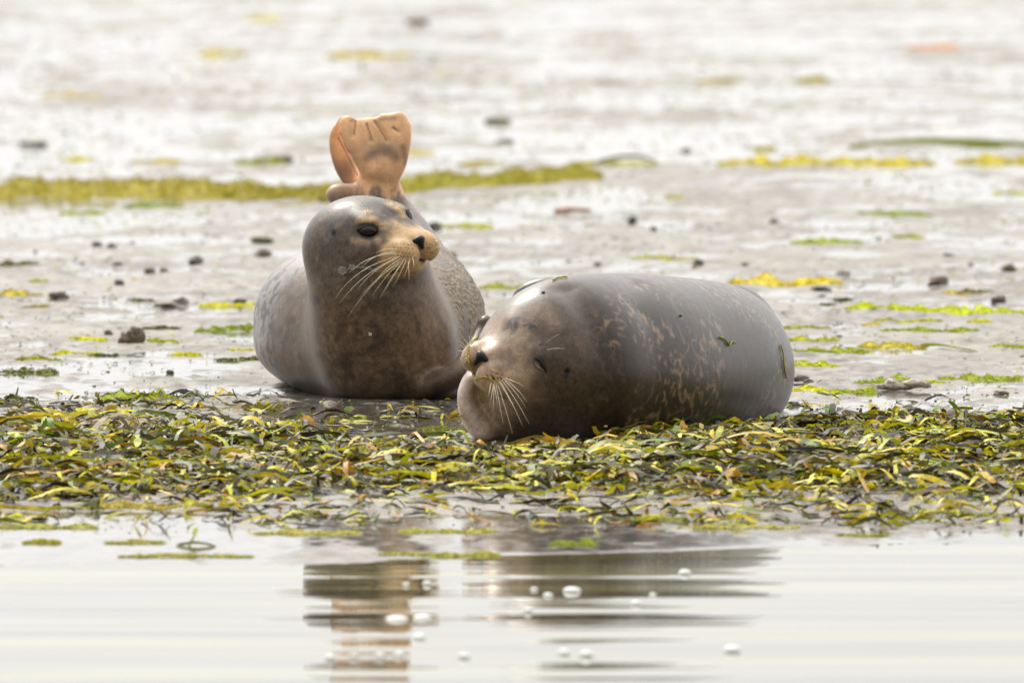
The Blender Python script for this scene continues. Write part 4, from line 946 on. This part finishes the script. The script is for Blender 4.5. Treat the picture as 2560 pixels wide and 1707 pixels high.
for (x, y, w, h, c, lab, *r) in [
    (150, 535, 110, 10, GR, 'faint green streak left below the long algae band'), (315, 520, 140, 15, (.15, .24, .02), 'dark green tufts below the long algae band at left'),
    (0, 664, 95, 16, DG, 'dark olive mound of algae cut by the left edge'), (0, 740, 112, 20, (.33, .30, .03), 'yellow algae heap cut by the left edge'),
    (78, 706, 42, 12, (.28, .32, .03), 'two little yellow green tufts left of the lone dark stone'), (60, 770, 60, 8, (.22, .20, .04), 'small olive thread under the flat grey stone'),
    (322, 752, 60, 10, DG, 'dark green tuft with yellow tip left of the pale clod'), (500, 768, 135, 14, (.40, .44, .02), 'bright yellow green streak ending at the flank of the alert seal'),
    (175, 851, 90, 10, (.42, .46, .02), 'bright streak left of the holed stone'), (360, 824, 90, 15, DG, 'dark weed ridge right above the holed stone'), (365, 852, 80, 11, GR, 'green thread right beside the holed stone'),
    (490, 828, 150, 15, (.16, .22, .02), 'green weed band behind the holed stone reaching the seal'), (130, 888, 115, 12, (.36, .40, .02), 'bright tufts below the holed stone at left'), (235, 890, 65, 12, DG, 'dark tufts joined to the bright ones below the holed stone'),
    (430, 888, 75, 9, (.40, .44, .02), 'short bright streak right below the holed stone'), (540, 903, 120, 16, DG, 'dark green weed by the lower flank of the alert seal'), (0, 935, 145, 24, (.10, .12, .03), 'olive fan of threads at the lower left of the mud'),
    (45, 903, 105, 11, (.22, .24, .04), 'thin olive threads at left above the olive fan'), (575, 876, 70, 10, (.38, .42, .02), 'small bright tuft touching the flank of the alert seal'),
    (240, 998, 200, 22, (.24, .32, .02), 'long bright green weed line in the film of water at left'), (0, 1002, 90, 18, DG, 'dark green weed at the left edge above the weed bank'),
    (610, 1028, 105, 28, (.14, .14, .03), 'olive mound of weed in the muddy pool by the alert seal'),
    (1085, 568, 145, 11, (.34, .38, .02), 'bright streak beyond the nose of the alert seal'), (1200, 722, 150, 16, (.24, .28, .03), 'green streak between the two seals'),
    (1665, 496, 45, 9, (.36, .36, .05), 'small yellow tuft in the middle distance'), (2150, 535, 180, 14, (.20, .28, .02), 'green streak in the right middle distance'),
    (1982, 612, 180, 24, (.24, .32, .02), 'slanting green streak above the yellow one at right', 1.2), (2238, 594, 70, 10, GR, 'small green tuft at the end of the slanting streak'),
    (1578, 648, 165, 9, (.32, .36, .02), 'thin bright line beyond the back of the sleeping seal'), (1825, 712, 285, 22, (.46, .42, .05), 'yellow streak just above the back of the sleeping seal', 1.4),
    (2490, 485, 75, 12, (.30, .36, .03), 'green tuft at the far right edge'), (2120, 778, 450, 26, (.36, .44, .015), 'broad bright green band reaching the right edge', 1.8, 'algae', 'streaks of green algae on the mud', 8),
    (2092, 752, 38, 14, DG, 'dark green tuft left of the broad bright band'), (1950, 822, 125, 13, (.24, .30, .02), 'green line touching the shoulder of the rump'), (2190, 804, 165, 9, (.34, .38, .02), 'thin green line under the broad bright band'),
    (2155, 812, 45, 7, (.42, .44, .03), 'short yellow dash under the broad bright band'), (2205, 829, 240, 14, (.20, .28, .02), 'dark and bright green line right of the sleeping seal'), (2050, 762, 40, 6, DG, 'little dark dash right of the seal'),
    (1960, 852, 140, 14, (.30, .34, .02), 'green streak close behind the rump of the sleeping seal'), (1990, 880, 180, 13, (.22, .28, .02), 'green line low behind the rump'), (2150, 872, 170, 20, (.34, .33, .03), 'yellowish heap of threads left of the bright blade'),
    (2480, 868, 80, 10, GR, 'green line at the right edge beside the bright blade'), (1970, 918, 130, 15, (.32, .38, .015), 'bright crinkled weed beside the rump of the seal'), (1968, 980, 125, 16, (.42, .46, .015), 'bright yellow green weed at the foot of the rump'),
    (2075, 982, 120, 12, (.24, .32, .02), 'green weed line leading to the clay lump'), (2145, 962, 150, 24, (.22, .32, .015), 'green weed heaped behind the clay lump', 1.3), (2310, 958, 50, 16, (.34, .42, .015), 'bright weed at the right end of the clay lump'),
    (2352, 950, 210, 18, (.24, .30, .02), 'weed line from the clay lump to the right edge', 1.2), (2360, 732, 50, 9, (.40, .38, .04), 'pale yellow dash below the domed stone'), (2400, 730, 85, 14, (.16, .14, .03), 'brownish weed heap right of the domed stone'),
    (2420, 806, 60, 9, (.38, .42, .03), 'small bright tufts below the broad band at right'), (1800, 414, 540, 26, (.40, .38, .025), 'yellow algae ridge in the right distance', 1.4), (2390, 408, 200, 26, (.40, .38, .03), 'yellow algae ridge cut by the right edge', 1.3),
    (590, 408, 130, 22, (.17, .22, .02), 'blurred dark green heap left of the hind flippers'), (160, 400, 65, 12, (.42, .44, .05), 'blurred yellow dash in the left distance'), (330, 408, 120, 10, (.34, .32, .10), 'faint blurred yellow streak beyond the long band at left'),
    (820, 143, 210, 16, (.36, .32, .04), 'blurred dark yellow streak far behind'), (620, 50, 80, 16, (.52, .50, .06), 'blurred yellow spot at the top of the view'), (500, 140, 115, 16, (.44, .42, .12), 'pale blurred yellow patch far behind at left'),
    (110, 243, 140, 12, (.44, .40, .10), 'pale blurred yellow patch at far left'), (1085, 184, 40, 12, (.40, .42, .05), 'tiny blurred yellow patch right of centre top'), (1740, 206, 110, 14, (.28, .26, .04), 'blurred olive streak in the right distance'),
    (1995, 206, 85, 22, (.26, .26, .05), 'blurred olive heap in the right distance'), (2270, 124, 130, 16, (.46, .22, .08), 'blurred orange brown patch at the top right'), (1020, 384, 60, 10, (.42, .40, .05), 'small yellow patch right beside the hind flippers'),
    (1150, 412, 90, 14, (.30, .28, .04), 'olive streak right of the hind flippers'), (1880, 374, 60, 12, (.34, .36, .05), 'small green dash in the right distance'), (1440, 412, 210, 16, (.30, .32, .02), 'green weed at the right end of the long algae band')]:
    algae(x, y, w, h, tuple(np.array(c)*[1.55, 1.38, .5]), lab, *r)
# the long band behind the alert seal, in three heaps that run into each other
G3 = 'yellow algae band behind the alert seal'
algae(-80, 500, 770, 62, (.36, .30, .002), 'left half of the long yellow algae band behind the alert seal', 2.2, 'algae', G3, -2, 'algae_band')
algae(560, 500, 340, 52, (.32, .27, .003), 'part of the long algae band that passes left behind the raised flippers', 2.2, 'algae', G3, -4, 'algae_band')
algae(950, 490, 560, 52, (.34, .30, .003), 'right half of the long yellow algae band, thinning to the right', 2.2, 'algae', G3, -40, 'algae_band')
# yellow threads on the weed bank
for (x, y, w, h, c, lab) in [(1760, 1112, 330, 24, (.44, .42, .06), 'yellow thread heap on the weed before the rump of the sleeping seal'), (1930, 1218, 140, 40, (.42, .42, .05), 'round yellow green thread heap in the right of the weed bank'),
    (1980, 1130, 130, 22, (.44, .42, .06), 'small yellow thread heap right of the long one'), (400, 1205, 150, 26, (.44, .42, .07), 'yellow thread heap in the left of the weed bank'), (200, 1272, 330, 18, (.48, .40, .07), 'yellow thread line at the water side at left'),
    (70, 1245, 75, 26, (.42, .48, .02), 'bright green heap at the left of the weed bank'), (1500, 1108, 180, 16, (.18, .18, .06), 'olive crumbs under the belly of the sleeping seal'), (2500, 1118, 80, 22, (.44, .42, .05), 'yellow thread heap cut by the right edge'),
    (0, 1090, 120, 18, (.34, .36, .03), 'green yellow thread heap at the left edge of the weed'), (1050, 1075, 110, 10, (.26, .28, .04), 'thin green scum between pool and weed'),
    (640, 1335, 260, 10, (.60, .56, .16), 'pale yellow film on the wet strip before the alert seal'), (1000, 1330, 240, 9, (.56, .54, .14), 'pale yellow film on the wet strip between the seals'), (0, 1320, 240, 9, (.50, .50, .12), 'thin yellow film at the left edge of the wet strip'),
    (1700, 1320, 300, 9, (.58, .55, .14), 'pale yellow film on the wet strip before the rump'), (950, 1388, 300, 9, (.50, .50, .10), 'yellow green film where the mud meets the water at centre'), (300, 1392, 330, 8, (.52, .50, .12), 'yellow green film where the mud meets the water at left'),
    (60, 1358, 90, 14, (.44, .42, .03), 'yellow smear near the water at left'), (270, 1358, 140, 10, (.46, .44, .12), 'pale yellow smear near the water at left'), (1380, 1362, 110, 12, (.32, .38, .03), 'green smear at the water edge at centre'),
    (2300, 1295, 270, 12, (.46, .44, .10), 'pale yellow smear near the water at right'), (1560, 1302, 190, 8, (.34, .36, .06), 'faint green smear before the weed bank at centre'), (2100, 1340, 120, 8, (.42, .42, .08), 'faint yellow smear at the water edge at right')]:
    algae(x, y, w, h, c, lab, 1.8, 'algae', 'algae heaps on and before the weed bank', 0, 'algae_heap')
print('algae', time.time()-T0)

# crumbs and flecks nobody could count
def flecks():
    n = 15000; y = CAM[1]+1/(rng.uniform(1/70, 1/23.6, n)); x = rng.uniform(-1, 1, n)*(y-CAM[1])*.056
    k = n2(x*1.1, y*.5, 81)+.6*n2(x*4, y*1.6, 82)+rng.normal(0, .25, n) > .10; x, y = x[k], y[k]; k = ~in_seal(x, y); x, y = x[k], y[k]; n = len(x)
    s_ = (y-CAM[1])*KPX; V = ribbons(n, np.stack([x, y], 1), rng.uniform(5, 22, n)*s_, rng.uniform(2, 6, n)*s_, rng.normal(0, .8, n), rng.random(n)*6*s_, rng.random(n)*3*s_, rng.normal(0, 1.5, n), rng.uniform(-.9, .9, n), rng.uniform(-.9, .9, n), .001, 3)
    pal = np.array([(.40, .42, .01), (.22, .27, .01), (.08, .09, .015), (.44, .36, .03), (.16, .12, .07), (.09, .07, .05)]); c = np.repeat(pal[rng.choice(6, n, p=[.22, .16, .14, .14, .16, .18])], 8, 0)
    tag(mesh_np('weed_flecks', V.reshape(-1, 3), ribbon_faces(n, 3), M_blade, None, c), 'tiny green, yellow and brown weed flecks strewn over the mud', 'seaweed', None, 'stuff')
    n = 16000; y = CAM[1]+1/(rng.uniform(1/80, 1/23.6, n)); x = rng.uniform(-1, 1, n)*(y-CAM[1])*.056
    k = n2(x*1.6, y*.7, 84)+.5*n2(x*6, y*2.5, 85)+rng.normal(0, .2, n) > .10; x, y = x[k], y[k]; k = ~in_seal(x, y); x, y = x[k], y[k]; n = len(x)
    s_ = (y-CAM[1])*KPX; r = np.exp(rng.normal(.62, .5, n))*s_*.9; g = ground(x, y)
    O8 = np.array([(1, 0, .2), (.3, .9, .1), (-.8, .5, .2), (-.8, -.5, .1), (.3, -.9, .2), (.1, .1, .95), (0, 0, -.4)]); Fo = np.array([(0, 1, 5), (1, 2, 5), (2, 3, 5), (3, 4, 5), (4, 0, 5), (1, 0, 6), (2, 1, 6), (3, 2, 6), (4, 3, 6), (0, 4, 6)])
    V = O8[None]*(1+.35*rng.normal(0, 1, (n, 7, 1)))*r[:, None, None]*np.array([1.3, 1.3, .8])+np.stack([x, y, g], 1)[:, None]
    F = (np.arange(n)[:, None, None]*7+Fo[None]).reshape(-1, 3); pal = np.array([(.07, .055, .045), (.13, .10, .075), (.05, .045, .045), (.19, .15, .11)]); c = np.repeat(pal[rng.integers(0, 4, n)], 7, 0)
    tag(mesh_np('mud_crumbs', V.reshape(-1, 3), F, M_stone, None, c), 'small brown mud crumbs scattered over the flat', 'mud', None, 'stuff')
flecks()

# foam bubbles on the water
def bubble(px, py, wpx, label, hpx=None):
    r = ray(px, py); t = (WATER-CAM[2])/r[2]; p = CAM+r*t; m = 1/((p[1]-CAM[1])*KPX); a = wpx*1.35/m/2; b = (hpx or wpx)*1.35/m/2
    o = ellipsoid('foam_bubble', (0, 0, b*.10), (a, a*.9, b*.62), np.eye(3), M_foam, None, 14, 9); o.location = p
    tag(o, label, 'bubble', 'foam bubbles floating on the water')
for b in [(1015, 1462, 13, 'upper left one of two bubbles by the water edge left of centre'), (1068, 1460, 18, 'white bubble right of its twin by the water edge left of centre'), (1335, 1474, 14, 'smallest of three bubbles close together at centre'),
          (1370, 1490, 19, 'middle bubble of the three close together at centre'), (1430, 1478, 34, 'largest white bubble of the three at centre', 24), (1712, 1434, 24, 'white bubble near the water edge right of centre'),
          (992, 1548, 44, 'wide foam bubble in the reflection of the alert seal', 20), (1056, 1546, 36, 'foam bubble touching the wide one at its right', 22), (1048, 1596, 26, 'bubble just below the wide foam bubble'),
          (1160, 1642, 22, 'faint bubble below centre left'), (1410, 1634, 24, 'left bubble of the pair near the bottom centre'), (1466, 1638, 26, 'right bubble of the pair near the bottom centre'), (1830, 1628, 32, 'single bright bubble near the bottom right of centre'),
          (826, 1646, 20, 'leftmost of four dim bubbles near the bottom left'), (884, 1642, 18, 'second of the four dim bubbles near the bottom left'), (950, 1642, 20, 'third of the four dim bubbles near the bottom left'), (998, 1638, 18, 'rightmost of the four dim bubbles near the bottom left'),
          (1320, 1528, 18, 'lone dim bubble between the centre groups'), (1590, 1510, 20, 'lone bubble in the dark reflection right of centre'), (1632, 1488, 14, 'tiny bubble above the lone one right of centre')]:
    bubble(*b)

# threads of weed lying on the sleeping seal
def on_skin(P, N, pts, off=.003): return np.array([(lambda a: a[0]+a[1]*off)(surf_at(P, N, x, y)) for x, y in pts])
def strand(P, N, pts, r, col, label, off=.003):
    q = on_skin(P, N, pts, off); o = tube('algae_strand', q, r, M_algae, None, 5, col); to_local(o, q.mean(0)); return tag(o, label, 'algae', 'strands of weed stuck to the sleeping seal')
strand(P2, N2, [(1799, 843), (1810, 846), (1816, 852), (1824, 863), (1832, 854), (1839, 858)], .0022, (.36, .40, .03), 'tiny bent green sprig on the flank of the sleeping seal')
strand(P2, N2, [(1951, 862), (1956, 885), (1960, 915), (1965, 945)], .002, (.40, .33, .08), 'thin yellow thread hanging down the rump of the sleeping seal')
strand(P2, N2, [(1380, 702), (1395, 696), (1410, 693), (1420, 694)], .002, (.44, .42, .06), 'yellow thread on the shoulder of the sleeping seal')
for i, pts in enumerate([[(1182, 838), (1178, 850), (1172, 862), (1168, 874), (1166, 886), (1172, 904)], [(1172, 906), (1180, 925), (1190, 946), (1206, 940), (1222, 944), (1240, 956), (1252, 962)], [(1192, 948), (1204, 975), (1214, 1000), (1218, 1012)]]):
    strand(P2, N2, pts, [.0019, .0011, .0009][i], (.62, .55, .03), ['thick yellow algae on the snout of the sleeping seal', 'fine yellow thread along the lip of the sleeping seal', 'fine pale thread hanging from the chin of the sleeping seal'][i], .004)
print('done', time.time()-T0)
